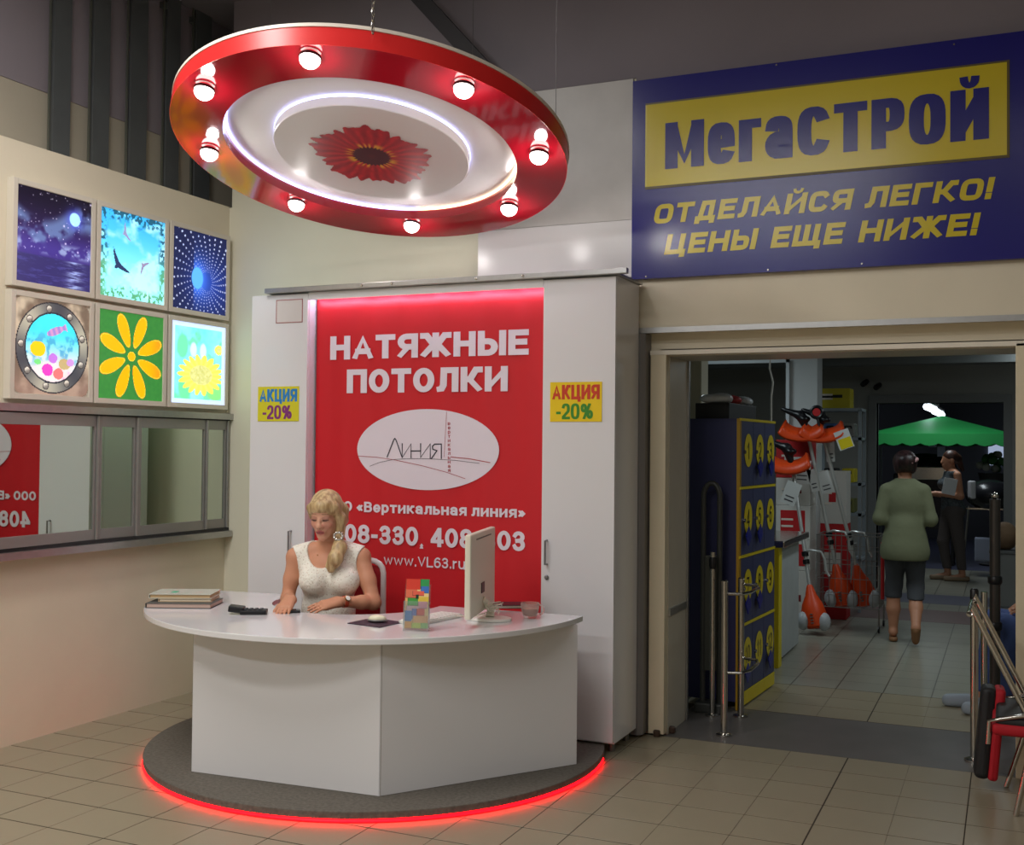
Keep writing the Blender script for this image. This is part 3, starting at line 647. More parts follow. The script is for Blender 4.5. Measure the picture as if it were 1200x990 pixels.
# oval logo
oc = at(499.2, 526.7, 1, YT); orx = (at(582.3, 527, 1, YT)[0]-at(416.2, 527, 1, YT)[0])/2; orz = (at(499, 479.3, 1, YT)[2]-at(499, 574.2, 1, YT)[2])/2
ov = MB(); ov.add([(oc[0]+orx*math.cos(2*math.pi*k/72), YT+.001, oc[2]+orz*math.sin(2*math.pi*k/72)) for k in range(72)], [tuple(range(72))]); oval = ov.build('oval_logo', LET, ban)
INK = M('logo_ink', (54, 52, 62), .6); INKR = M('logo_red', (176, 44, 60), .6)
def lp(x, y): return at(400+x/6., 470+y/6., 1, YT-.0012)
def ink(pts, w, mat):
    m = MB(); q = [(lp(*p)[0], lp(*p)[2]) for p in pts]; L_, R_ = stroke_poly(q, 0, w, w); vs = []
    for a, c in zip(L_, R_): vs += [(a[0], YT-.0014, a[1]), (c[0], YT-.0014, c[1])]
    m.add(vs, [(2*i, 2*i+1, 2*i+3, 2*i+2) for i in range(len(q)-1)]); wparent(m.build('logo_line', mat), oval)
for pts in ([(322, 392), (368, 272), (376, 262), (384, 272), (426, 392)], [(428, 300), (428, 396), (490, 300), (490, 396)], [(490, 350), (557, 350)], [(557, 300), (557, 396), (625, 300), (625, 402)], [(703, 402), (703, 302), (655, 302), (640, 318), (643, 338), (672, 348), (634, 402)]): ink(pts, .0065, INK)
ink([(740, 76), (722, 392)], .002, INKR)
ink([(110, 385), (240, 393), (370, 412), (560, 452), (740, 500), (870, 545)], .0028, INKR); ink([(770, 392), (900, 405), (1045, 432)], .004, INKR)
ink([(200, 457), (270, 430), (360, 411), (460, 404), (600, 404), (800, 416), (970, 437)], .0022, INK)
for k, ch in enumerate('вертикальная'):
    y1 = 168+k*30; a, c = lp(749, y1), lp(767, y1-25)
    wparent(put_text('logo_letter', ch, (a[0], YT-.0015, a[2]), (1, 0, 0), (0, 0, 1), c[0]-a[0], (c[2]-a[2]), INKR, oval, tx=.2, ty=.14), oval)
# canopy rail on top of the cabinets
rail = empty('canopy_rail', ((XA+XB)/2, YC, ZT), 'long aluminium canopy rail on top of the white cabinets', 'rail')
xa = at(311, 338, 1, YC-.03)[0]
bx('profile', (xa, YC-.04, ZT+.002), (XB+.07, YC-.005, ZT+.032), ALU, rail, .003)
bx('deck', (xa, YC-.005, ZT+.002), (XB+.02, 5.96, ZT+.012), ALU, rail)
for px in (424, 459, 558, 613):
    x = at(px, 335, 1, YC-.04)[0]; MB().lathe([(.008, 0), (.008, .004), (.005, .006)], (x, YC-.04, ZT+.017), 10, frame_to((0, -1, 0))).build('rivet', CHROME, rail)
# paper square outline stuck on the left door
sq = empty('paper_square', (0, 0, 0), 'small pink outlined square sticker near top of left cabinet door', 'sticker')
a, c = at(323.5, 379, 1, YC-.001), at(355, 350, 1, YC-.001); t = .005
f = MB(); z0_, z1_ = a[2], c[2]
for lo, hi in (((a[0], z0_), (c[0], z0_+t)), ((a[0], z1_-t), (c[0], z1_)), ((a[0], z0_), (a[0]+t, z1_)), ((c[0]-t, z0_), (c[0], z1_))): f.box((lo[0], YC-.003, lo[1]), (hi[0], YC-.001, hi[1]))
f.build('outline', M('pink_outline', (172, 110, 112), .6), sq); bx('paper', (a[0]+t, YC-.002, z0_+t), (c[0]-t, YC-.001, z1_-t), M('paper_white', (214, 208, 206), .6), sq)
# promotion posters
for (L, R_, T, Bt, c1, c2, bg, lab) in ((302, 350.5, 452.5, 493.5, (40, 130, 200), (130, 50, 120), (214, 206, 40), 'small green-yellow discount notice with blue heading on left cabinet door'), (644.5, 705.5, 447, 494, (206, 60, 30), (60, 140, 40), (240, 206, 10), 'small bright yellow discount notice with red heading on right cabinet door')):
    Y = YC-.003; a, c = at(L, Bt, 1, Y), at(R_, T, 1, Y); w, h = c[0]-a[0], c[2]-a[2]
    e = empty('discount_notice', (a[0], Y, a[2]), lab, 'notice', 'discount notices'); bx('card', (a[0], Y-.001, a[2]), (c[0], Y+.002, c[2]), M('notice_paper_%d' % bg[0], bg, .5), e)
    put_text('heading', 'АКЦИЯ', (a[0]+.04*w, Y-.0018, a[2]+.56*h), (1, 0, 0), (0, 0, 1), .92*w, .37*h, M('notice_ink_%d' % c1[0], c1, .5), e, style=.7, tx=.26, ty=.2, gap=.08, cond=.75)
    put_text('figure', '-20%', (a[0]+.12*w, Y-.0018, a[2]+.06*h), (1, 0, 0), (0, 0, 1), .72*w, .40*h, M('notice_ink_%d' % c2[0], c2, .5), e, style=.7, tx=.22, ty=.16, gap=.08, cond=.75)

# ================================================================== big shop sign and white boards
YS = 5.945
sTL, sBL = at(742, 95, 1, YS), at(739.5, 327, 1, YS); sx0 = (sTL[0]+sBL[0])/2; sz0, sz1 = at(960, 315.5, 1, YS)[2], at(960, 67, 1, YS)[2]
BLUE = M('sign_blue_vinyl', (32, 30, 120), .2, spec=.5, bump=.02, bscale=300); YEL = M('sign_yellow_vinyl', (204, 184, 40), .2, spec=.5, bump=.02, bscale=300)
sg = empty('shop_sign', (sx0, YS, sz0), 'huge blue shop sign with yellow panel and slanted slogan above the passage', 'sign')
bx('board', (sx0, YS, sz0), (sx0+3.0, 5.985, sz1), BLUE, sg)
pa, pb = at(757.5, 219, 1, YS-.003), at(1180, 76, 1, YS-.003); pz1 = at(760, 123, 1, YS-.003)[2]
bx('yellow_panel', (pa[0], YS-.004, pa[2]), (pb[0], YS, pz1), YEL, sg)
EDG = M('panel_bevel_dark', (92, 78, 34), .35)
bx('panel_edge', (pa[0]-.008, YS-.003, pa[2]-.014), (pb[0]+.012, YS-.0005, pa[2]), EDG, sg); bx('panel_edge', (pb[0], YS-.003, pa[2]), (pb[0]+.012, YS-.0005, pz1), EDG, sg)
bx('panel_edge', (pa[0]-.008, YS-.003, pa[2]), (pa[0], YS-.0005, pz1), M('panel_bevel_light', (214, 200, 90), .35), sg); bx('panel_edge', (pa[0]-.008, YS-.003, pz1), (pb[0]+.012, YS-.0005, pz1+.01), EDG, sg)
ptext('shop_name', 'МегаСТРОЙ', (779.3, 198.3), (1158.9, 162.4), 144.4, BLUE, sg, Y=YS-.0055, style=.7, tx=.27, ty=.19, gap=.12, cond=.66)
ptext('slogan', 'ОТДЕЛАЙСЯ ЛЕГКО!', (765, 263.6), (1161, 232), 241, YEL, sg, Y=YS-.002, style=.55, tx=.29, ty=.235, gap=.15, cond=1.05, shear=.22, space=.5)
ptext('slogan', 'ЦЕНЫ ЕЩЕ НИЖЕ!', (778, 298.5), (1144, 275.5), 275, YEL, sg, Y=YS-.002, style=.55, tx=.29, ty=.235, gap=.15, cond=1.05, shear=.22, space=.6)
for px, py in ((757, 325), (900, 318), (1010, 309), (1118, 52), (910, 76)):
    p = at(px, py, 1, YS); MB().lathe([(.006, 0), (.005, .003)], (p[0], YS, min(max(p[2], sz0+.012), sz1-.012)), 8, frame_to((0, -1, 0))).build('screw', CHROME, sg)
xw = at(560, 290, 1, YS+.01)[0]; zmid = at(640, 265, 1, YS+.01)[2]
tag(bx('board_panel', (xw, YS+.012, ZT+.05), (sx0-.003, 5.99, zmid), M('gloss_white_board', (216, 214, 216), .24)), 'lower glossy white board left of the blue sign', 'board')
tag(bx('board_panel', (xw, YS+.016, zmid+.003), (sx0-.003, 5.99, at(690, 99, 1, YS+.016)[2]), M('scuffed_white_board', (190, 186, 184), .4, var=.06, vscale=5, bump=.12, bscale=14)), 'upper scuffed white board left of the blue sign', 'board')

# ================================================================== hanging round canopy
RC = Vector((-2.905, 4.777, 3.04)); RN = Vector((-.011, .238, 1)).normalized()
can = empty('hanging_canopy', RC, 'round red hanging canopy with flower disc and ring of spot bulbs over the desk', 'canopy lamp')
RX = Vector((1, 0, 0)); RX = (RX-RN*RX.dot(RN)).normalized(); RY = RN.cross(RX); RM = Matrix((RX, RY, RN)).transposed()
def rl(x, y, z): return RC+RM @ Vector((x, y, z))
REDG = M('gloss_red_film', (150, 16, 32), .09, coat=.35, spec=.5); WFILM = M('white_film', (226, 222, 224), .25)
Ro, Ri, Rd = .975, .728, .487
g = MB(); g.lathe([(Ro, 0), (Ro+.002, 0), (Ro+.002, .085), (Ro, .085), (Ro, 0)], RC, 128, RM, cap=False); g.build('side_band', M('red_side_film', (226, 44, 44), .32), can, smooth=True)
g = MB(); g.lathe([(Ri, .06), (Ri, 0), (Ro, 0), (Ro, .085), (Ri, .085), (Ri, .06)], RC, 128, RM, cap=False); g.build('red_ring', REDG, can, smooth=True)
g = MB(); g.lathe([(Ro-.02, .086), (Ro+.006, .086), (Ro+.006, .102), (Ro-.02, .102), (Ro-.02, .086)], RC, 128, RM, cap=False); g.build('white_rim', M('rim_white', (236, 226, 214), .35), can, smooth=True)
g = MB(); g.lathe([(.3, .062), (Ri+.004, .062), (Ri+.004, .08), (.3, .08), (.3, .062)], RC, 128, RM, cap=False); g.build('white_ring', WFILM, can, smooth=True)
g = MB(); g.lathe([(Rd-.004, 0.004), (Rd, .008), (Rd, .05), (Rd-.02, .05)], RC, 128, RM); g.build('center_disc', WFILM, can, smooth=True)
g = MB(); g.lathe([(.0, .1), (Ro-.03, .1)], RC, 64, RM, cap=False); g.build('top_cover', M('cover_white', (180, 176, 172), .6), can)
LEDW = M('led_blue_white', (186, 192, 255), .4, emit=4); LEDY = M('led_warm', (255, 226, 190), .4, emit=3)
g = MB(); g.tube([rl((Rd-.004)*math.cos(t), (Rd-.004)*math.sin(t), .057) for t in np.linspace(0, 2*math.pi, 97)[:-1]], .006, 8, closed=True); g.build('led_strip', LEDW, can)
g = MB(); g.tube([rl((Ri-.006)*math.cos(t), (Ri-.006)*math.sin(t), .055) for t in np.linspace(math.radians(100), math.radians(320), 70)], .006, 8); g.build('led_strip', LEDW, can)
g = MB(); g.tube([rl((Ri-.006)*math.cos(t), (Ri-.006)*math.sin(t), .055) for t in np.linspace(math.radians(-40), math.radians(100), 50)], .006, 8); g.build('led_strip', LEDY, can)
def gerbera(u, v):
    x, y = (u-.5)*2, (v-.5)*2; r = np.hypot(x, y); a = np.arctan2(y, x)
    c = mix((150, 24, 40), (206, 40, 52), .5+.5*np.cos(a*26+fbm(u, v, 6, 5)*6)); c = mix(c, (176, 30, 44), sm(fbm(u, v, 14, 8), .4, .6)*.6)
    c = mix(c, (224, 170, 50), sm(.45-r, 0, .12)*sm(.5+.5*np.cos(a*18+3*np.sin(a*5)), .2, .9)*(r > .2)); c = mix(c, (58, 24, 40), sm(.30-r+.02*np.cos(a*30), 0, .03)); return mix(c, (90, 30, 40), sm(.12-r, 0, .12)*.6)
def gmask(u, v):
    x, y = (u-.5)*2, (v-.5)*2; r = np.hypot(x, y); a = np.arctan2(y, x); return r < .80+.09*np.abs(np.cos(a*11+.5*np.sin(a*3)))+.05*np.sin(a*5+1)+.03*np.cos(a*33)
fs = .66; picture('printed_flower', rl(-fs/2, -fs/2, .0025), RX, RY, fs, fs, 150, 150, gerbera, M('flower_print', (255, 255, 255), .35, attr='Col'), can, gmask)
BULB = M('lit_bulb', (255, 250, 244), .3, emit=7); GLASS = M('bulb_ring_dark', (70, 40, 44), .3, metal=.6)
for px, py in ((364, 64), (544, 99), (632, 178), (597, 240), (483, 260), (348, 235), (246, 175), (240, 102)):
    d = ray(px, py); t = (np.array(RC)-CAMP)@np.array(RN)/(d@np.array(RN)); p = Vector(CAMP+d*t)
    bo = MB().lathe([(.047, -.006), (.047, -.016), (.044, -.019)], p, 20, RM, cap=False).build('spot_bulb', GLASS, can, smooth=True)
    prof = [(.0001, -.062), (.016, -.060), (.03, -.052), (.039, -.042), (.044, -.03), (.0445, -.017), (.02, -.016)]
    wparent(MB().lathe(prof, p, 20, RM, cap=False).build('globe', BULB, smooth=True), bo)
    wparent(MB().lathe([(.03, 0), (.03, -.017)], p, 16, RM, cap=False).build('socket', CHROME, smooth=True), bo)
    l = bpy.data.lights.new('spot_bulb_light', 'POINT'); l.energy = 2.6; l.color = (1, .95, .93); l.shadow_soft_size = .03
    lo = bpy.data.objects.new('spot_bulb_light', l); COL.objects.link(lo); lo.location = p-RN*.085; wparent(lo, can)
def torus_link(m, c, fr, R1, R2, r):
    m.tube([Vector(c)+fr @ Vector((R1*math.cos(t), 0, R2*math.sin(t))) for t in np.linspace(0, 2*math.pi, 13)[:-1]], r, 5, closed=True)
ch = MB(); c0 = rl(-.0, -.93, .1); c0 = Vector(at(437, 36, 1, 3.95)); zc = c0.z
k = 0
while zc < 4.58:
    torus_link(ch, (c0.x, c0.y, zc), rotz(0 if k % 2 else math.pi/2), .007, .016, .0025); zc += .026; k += 1
ch.build('chain', CHROME, can)
for q in ((.9, .2), (-.85, .3), (.1, .93)):
    p = rl(q[0], q[1], .1); MB().tube([p, (p.x, p.y, 4.6)], .0018, 5).build('wire', M('thin_wire', (120, 116, 118), .4, metal=.7), can)

# ================================================================== platform and desk
pl = empty('round_platform', (PLC[0], PLC[1], 0), 'low round dark grey carpeted platform with glowing red edge light under the desk', 'platform')
def disc_poly(r, n=120, ymax=6.05): return [(PLC[0]+r*math.cos(2*math.pi*k/n), min(ymax, PLC[1]+r*math.sin(2*math.pi*k/n))) for k in range(n)]
MB().prism(disc_poly(PLR), .018, .05).build('deck', M('grey_carpet', (104, 98, 90), .85, var=.25, vscale=60, bump=.3, bscale=300), pl, bevel=.004)
MB().prism(disc_poly(PLR-.03), 0., .018).build('base', BLACK, pl)
MB().tube([(PLC[0]+(PLR-.004)*math.cos(t), PLC[1]+(PLR-.004)*math.sin(t), .0105) for t in np.linspace(math.radians(185), math.radians(374), 110)], .0075, 8).build('led_strip', M('red_led', (255, 3, 10), .4, emit=11), pl)
DC, DR, DZ = (-3.13, 5.235), 1.185, .76
desk = empty('reception_desk', (DC[0], DC[1], .05), 'white curved reception desk with faceted front standing on the platform', 'desk')
yb = 5.27; a0 = math.asin((yb-DC[1])/DR); n = 90
outer = [(DC[0]+DR*math.cos(t), DC[1]+DR*math.sin(t)) for t in np.linspace(a0, -math.pi-a0+.09, n)]
outer[-1] = (outer[-1][0]+.05, yb-.06)
ca, rx_, ry_ = (-3.2, 5.2), .46, .47
cut = [(ca[0]-rx_*math.cos(t), ca[1]-ry_*math.sin(t)) for t in np.linspace(-.12, math.pi+.12, 40)]
poly = outer+[(-4.16, yb-.06)]+cut
DTOP = M('desk_top_gloss', (230, 229, 232), .14, coat=.4)
MB().prism(poly, DZ-.026, DZ).build('desktop', DTOP, desk, bevel=.003)
FAC = [(-4.06, 5.06), (-3.535, 4.255), (-2.545, 4.315), (-1.935, 5.17)]
for k in range(3):
    a, c = Vector(FAC[k]), Vector(FAC[k+1]); d = (c-a).normalized(); nn = Vector((-d.y, d.x)); g_ = .0015
    a2, c2 = a+d*g_, c-d*g_
    MB().prism([tuple(a2), tuple(c2), tuple(c2+nn*.018), tuple(a2+nn*.018)], .052, DZ-.027).build('front_panel', WHITE, desk)
for p0 in (FAC[1], FAC[2]): MB().prism([(p0[0]-.004, p0[1]+.004), (p0[0]+.004, p0[1]+.004), (p0[0]+.004, p0[1]+.016), (p0[0]-.004, p0[1]+.016)], .052, DZ-.03).build('corner_strip', M('edge_brown', (120, 112, 100), .5), desk)
# ================================================================== things on the desk
RH = Vector((_r0[0], _r0[1], 0)); FH = Vector((-math.sin(YAW), math.cos(YAW), 0))   # image-right and away-from-viewer, level
def slab(name, c, size, ang, z0, mat, parent=None, bevel=.002):
    m = MB(); R3 = rotz(ang); m.obox((c[0], c[1], z0+size[2]/2), size, R3); return m.build(name, mat, parent, bevel=bevel)
DT = DZ+.0008
c = at(217, 709, 2, DT); PAP = M('paper_cream', (222, 212, 200), .7); 
def folder(name, cc, w, d, h, z, ang, cover, pages, label, cat, grp=None):
    e = empty(name, (cc[0], cc[1], z), label, cat, grp)
    slab('cover_bottom', cc, (w, d, .003), ang, z, cover, e, 0); slab('pages', cc, (w-.008, d-.008, h-.006), ang, z+.003, pages, e, 0); slab('cover_top', cc, (w, d, .003), ang, z+h-.003, cover, e, .001)
    sp = Vector((cc[0], cc[1], 0))-rotz(ang) @ Vector((w/2+.0008, 0, 0)); slab('spine', sp, (.003, d, h), ang, z, cover, e, 0); return e
folder('ring_binder', c, .335, .23, .024, DT, YAW-.02, M('grey_cover', (84, 84, 82), .45), M('pink_pages', (196, 168, 156), .7), 'thick grey folder with pinkish pages, lowest of the stack on the desk', 'folder')
c2 = Vector(c)+RH*.01+FH*.05
e = folder('paper_folder', c2, .27, .2, .016, DT+.0245, YAW+.03, M('buff_cover', (196, 170, 136), .6), M('cream_pages', (226, 214, 196), .7), 'thin cream paper folder in the middle of the desk stack', 'folder')
c3 = Vector(c)-RH*.015+FH*.06
e = folder('file_sleeve', c3, .315, .22, .022, DT+.041, YAW+.015, M('clear_sleeve', (206, 208, 196), .25), M('tan_pages', (190, 160, 120), .7), 'pale plastic file sleeve with green mark on top of desk stack', 'folder')
slab('green_mark', Vector(c3)+RH*(-.05)+FH*(-.02), (.03, .05, .001), YAW, DT+.0632, M('mark_green', (60, 170, 130), .5), e, 0)
# black card terminal
c = at(288, 719, 2, DT)
e = empty('card_terminal', (c[0], c[1], DT), 'flat black card terminal lying left of the woman on the desk', 'terminal')
slab('body', Vector(c)+RH*.04, (.13, .075, .022), YAW+.1, DT, BLACK, e, .006)
m = MB(); m.obox(Vector(c)+RH*-.045+Vector((0, 0, .024)), (.075, .08, .03), rotz(YAW+.1) @ Matrix.Rotation(.12, 3, 'Y')); m.build('display_head', BLACK, e, bevel=.006)
for i in range(3):
    for j in range(4):
        slab('key', Vector(c)+RH*(.0+.025*j)+FH*(-.02+.02*i), (.016, .012, .004), YAW+.1, DT+.0225, M('key_grey', (66, 66, 72), .5), e, .001)
c = at(340, 717.5, 2, DT)
e = empty('phone', (c[0], c[1], DT), 'glossy black mobile phone under the hand of seated woman', 'phone')
slab('body', c, (.1, .055, .013), YAW+.2, DT, M('phone_gloss', (14, 14, 18), .12), e, .004); slab('screen', c, (.085, .046, .001), YAW+.2, DT+.0132, M('phone_screen', (24, 26, 36), .05), e, 0)
# mouse mat + mouse
mp = [at(x, y, 2, DT)[:2] for x, y in ((407, 730.5), (438, 724), (472, 729.5), (445, 735.5))]
tag(MB().prism([tuple(p) for p in mp], DT, DT+.003).build('mouse_mat', M('plum_mat', (62, 42, 58), .6)), 'dark plum mouse mat near the front of the desk', 'mouse mat')
c = Vector(at(442, 729, 2, DT+.003)); e = empty('mouse', c, 'cream computer mouse with grey base on the dark mat', 'mouse')
MB().ball(c+Vector((0, 0, .010)), (.05, .030, .0095), 20, 8, rotz(YAW-.1)).build('base', M('mouse_grey', (110, 108, 108), .4), e, smooth=True)
MB().ball(c+Vector((0, 0, .017)), (.044, .027, .019), 20, 10, rotz(YAW-.1)).build('shell', M('mouse_cream', (232, 226, 198), .25), e, smooth=True)
# leaflet holder
c = Vector(at(487, 739.5, 2, DT)); e = empty('leaflet_holder', c, 'clear leaflet holder with colourful leaflets standing on desk', 'leaflet holder')
ACR = M('clear_acrylic', (235, 240, 240), .05, trans=.9, ior=1.2); fw, fh = .108, .222
R3 = rotz(YAW-.12); lean = R3 @ Matrix.Rotation(-.12, 3, 'X')
m = MB(); m.obox(c+R3 @ Vector((0, .03, .003)), (fw+.01, .07, .005), R3); m.build('foot_plate', ACR, e)
m = MB(); m.obox(c+lean @ Vector((0, .022, .11)), (fw+.01, .003, .2), lean); m.build('back_plate', ACR, e)
m = MB(); m.obox(c+lean @ Vector((0, -.004, .07)), (fw+.01, .0025, .13), lean); m.build('front_plate', ACR, e)
for s in (-1, 1): m = MB(); m.obox(c+lean @ Vector((s*(fw/2+.004), .009, .07)), (.0025, .026, .13), lean); m.build('side_plate', ACR, e)
bricks = [(0, .78, .62, 1., (226, 70, 54)), (.62, .8, 1, 1, (60, 160, 90)), (.66, .72, 1, .86, (70, 120, 200)), (.0, .62, .5, .78, (230, 120, 90)), (.3, .66, .8, .76, (236, 104, 84)), (.5, .5, 1, .64, (232, 200, 80)), (.1, .46, .55, .62, (70, 160, 70)), (.55, .4, .95, .55, (226, 150, 170)), (.05, .34, .6, .46, (220, 170, 180)), (0, .12, .3, .36, (70, 130, 200)), (.3, .18, .55, .4, (90, 110, 190)), (.5, .26, .85, .4, (226, 90, 70)), (.35, .1, 1, .26, (240, 180, 120)), (0, 0, .35, .14, (232, 160, 60)), (.3, 0, .7, .12, (200, 214, 90)), (.7, 0, 1, .12, (150, 200, 110)), (.45, .6, .58, .68, (40, 60, 50))]
def leaflet(u, v):
    r = np.zeros(u.shape+(3,))+np.array((238, 190, 120.)); r = np.where((u > .5)[..., None], (246, 214, 150), r)
    for a, b_, c_, d_, col in bricks:
        k = (u >= a) & (u < c_) & (v >= b_) & (v < d_); r = np.where(k[..., None], np.array(col)*1.0, r); r = np.where((k & ((v-b_ < .012) | (u-a < .02)))[..., None], np.array(col)*.72, r)
    return r
for k in range(3):
    o_ = c+lean @ Vector((-fw/2, .004+.005*k, .012)); ob = slab('leaflet', (0, 0, 0), (.001, .001, .001), 0, 0, PAP, e, 0)
    ob.data.clear_geometry(); m = MB(); m.obox(c+lean @ Vector((0, .0075+.005*k, .012+fh/2)), (fw, .004, fh), lean); ob.data = m.mesh('leaflet'); ob.data.materials.append(PAP)
    if k == 0: wparent(picture('print', c+lean @ Vector((-fw/2, .005, .012)), lean @ Vector((1, 0, 0)), lean @ Vector((0, 0, 1)), fw, fh, 40, 70, leaflet, M('leaflet_print', (255, 255, 255), .3, attr='Col'), ob), ob)
# keyboard
a, b_ = Vector(at(506, 731, 2, DT)), Vector(at(549, 722, 2, DT)); d = (b_-a); d.z = 0; a = a-d*.0; d = d.normalized(); nrm = Vector((-d.y, d.x, 0))
ang = math.atan2(d.y, d.x); c = a+d*.095+nrm*.075; e = empty('keyboard', c, 'slim white computer keyboard lying beside the monitor', 'keyboard')
slab('body', c, (.34, .13, .014), ang, DT, WHITEP, e, .003)
m = MB()
for i in range(12):
    for j in range(5): m.obox(c+d*(-.149+.027*i)+nrm*(-.048+.024*j)+Vector((0, 0, .0165)), (.022, .019, .004), rotz(ang))
tag(m.build('keys', M('key_white', (240, 238, 232), .4), e), kind='stuff')
# monitor (back towards the viewer's right)
A = Vector(at(550.5, 727, 2, .80)); Bq = Vector(at(579, 707, 2, .80)); d = (Bq-A); L = d.length; d.normalize(); ang = math.atan2(d.y, d.x)
ht = (deep(554, 627, float(np.dot(np.array(A)-CAMP, _f)))[2]-.80)
if L > .62: Bq = A+d*.62; L = .62
e = empty('monitor', (A+Bq)/2+Vector((0, 0, -.04)), 'white flat computer monitor seen from behind at the desk', 'monitor')
mid = (A+Bq)/2; nb = Vector((d.y, -d.x, 0))      # towards viewer side (back of monitor)
if nb.dot(Vector((0, -1, 0))) < 0 and nb.x < 0: nb = -nb
MON = M('monitor_cream', (232, 226, 208), .35)
m = MB(); m.obox(mid+Vector((0, 0, ht/2))-nb*.012, (L, .03, ht), rotz(ang)); m.build('back_shell', MON, e, bevel=.01, bseg=3)
m = MB(); m.obox(mid+Vector((0, 0, ht/2))-nb*.028, (L-.04, .004, ht-.05), rotz(ang)); m.build('screen', M('screen_dark', (18, 20, 26), .08), e)
m = MB(); m.obox(mid+Vector((0, 0, ht-.03))+nb*.0035, (L*.6, .003, .006), rotz(ang)); m.build('vent_slot', M('vent_dark', (120, 116, 106), .6), e)
m = MB(); m.obox(mid+Vector((0, 0, .12))+nb*.0045+d*-.02, (.07, .004, .05), rotz(ang)); m.build('port_block', BLACK, e)
bc = Vector(at(573, 726, 2, DT)); 
m = MB(); m.prism([(bc.x+.115*math.cos(t)*math.copysign(1, 1), bc.y+.085*math.sin(t)) for t in np.linspace(0, 2*math.pi, 33)[:-1]], DT, DT+.012); m.build('stand_base', WHITEP, e, bevel=.003)
m = MB(); m.tube([bc+Vector((0, .01, .012)), bc+Vector((-.005, .03, .05)), Vector((mid.x, mid.y, .86))+nb*.0, ], [.022, .02, .018], 12); m.build('stand_arm', MON, e, smooth=True)
cab = MB(); bp = bc+Vector((0, 0, .02))
for k in range(3):
    cab.tube([bp+Vector((.02*math.cos(t)*(1+k*.3)+.03, .03*math.sin(t+k), .012+.012*k+.03*abs(math.sin(t*.5+k)))) for t in np.linspace(0, 5.4, 18)], .003, 6)
cab.tube([bp+Vector((.03, 0, .03)), bp+Vector((-.05, -.04, .0)), bp+Vector((-.13, -.05, -.006)), bp+Vector((-.2, -.02, -.01))], .0025, 6)
cab.build('cable', M('cable_white', (214, 208, 190), .4), e, smooth=True)
# notebook behind the monitor, cup
c = Vector(at(594, 711, 2, DT)); e = empty('notebook', c, 'dark plum hardcover notebook lying behind the monitor', 'notebook')
slab('cover_bottom', c, (.19, .14, .003), .5, DT, M('plum_cover', (64, 34, 46), .4), e, 0); slab('pages', c, (.185, .135, .012), .5, DT+.003, PAP, e, 0); slab('cover_top', c, (.19, .14, .003), .5, DT+.015, MATS['plum_cover'], e, .001)
c = Vector(at(621, 724, 2, DT)); e = empty('tea_cup', c, 'small glass cup of milky tea at right end of desk', 'cup')
MB().lathe([(.030, 0), (.036, .012), (.044, .045), (.047, .075), (.044, .075), (.041, .046), (.033, .014), (.0001, .008)], c, 24).build('glass', M('cup_glass', (236, 214, 206), .08, trans=.75, ior=1.3), e, smooth=True)
MB().lathe([(.0001, .0095), (.031, .0155), (.0385, .046), (.0001, .046)], c, 20).build('tea', M('milky_tea', (170, 126, 100), .3), e, smooth=True)
MB().tube([c+RH*(.044+.024*math.sin(t))+Vector((0, 0, .04+.024*math.cos(t))) for t in np.linspace(.1, 3.0, 10)], .004, 8).build('handle', MATS['cup_glass'], e, smooth=True)

# ================================================================== seated woman and her chair
chc = deep(398, 760, 6.12); CX = Vector((chc[0], chc[1], 0))
e = empty('office_chair', (CX.x, CX.y, .05), 'red mesh chair with white tubular frame behind the seated woman', 'chair')
WT = M('white_tube', (232, 228, 228), .25); RM_ = M('red_mesh', (170, 26, 36), .7, bump=.2, bscale=500)
zt = deep(440, 655, 6.12)[2]; hw = .215; ctr = CX+RH*.02
arch = [ctr+RH*-hw+Vector((0, 0, .45))]+[ctr+RH*(-hw)+Vector((0, 0, zt-.12))]+[ctr+RH*(hw*math.copysign(abs(math.cos(t))**.5, math.cos(t)))+Vector((0, 0, zt-.10+.10*abs(math.sin(t))**.6)) for t in np.linspace(math.pi-.1, .1, 12)]+[ctr+RH*hw+Vector((0, 0, zt-.12)), ctr+RH*hw+Vector((0, 0, .45))]
arch[:] = [Vector(p) for p in arch]
MB().tube(arch, .016, 10).build('back_frame', WT, e, smooth=True)
bp_ = MB(); N = 12
for j in range(N+1):
    for i in range(N+1): bp_.v.append(tuple(ctr+RH*((i/N-.5)*2*(hw-.012))+FH*(.03*(1-((i/N-.5)*2)**2))+Vector((0, 0, .5+(zt-.03-.5)*j/N-.02*(abs(i/N-.5)*2)**4))))
bp_.f = [(j*(N+1)+i, j*(N+1)+i+1, (j+1)*(N+1)+i+1, (j+1)*(N+1)+i) for j in range(N) for i in range(N)]; bp_.mi = [0]*len(bp_.f)
o = bp_.build('backrest', RM_, e, smooth=True); o.modifiers.new('thick', 'SOLIDIFY').thickness = .006
sc = ctr-FH*.23
m = MB(); m.obox((sc.x, sc.y, .47), (.44, .44, .06), rotz(YAW)); m.build('seat', RM_, e, bevel=.02, bseg=3)
for sx in (-1, 1):
    for sy in (-1, 1): p = sc+RH*(.19*sx)+FH*(.19*sy); MB().tube([(p.x, p.y, .45), (p.x+.02*sx*RH.x, p.y, .051)], .013, 8).build('leg', WT, e, smooth=True)
    q = ctr+RH*hw*sx; MB().tube([(q.x, q.y, .46), tuple(sc+RH*(.2*sx)+FH*.1+Vector((0, 0, .46)))], .014, 8).build('seat_rail', WT, e, smooth=True)

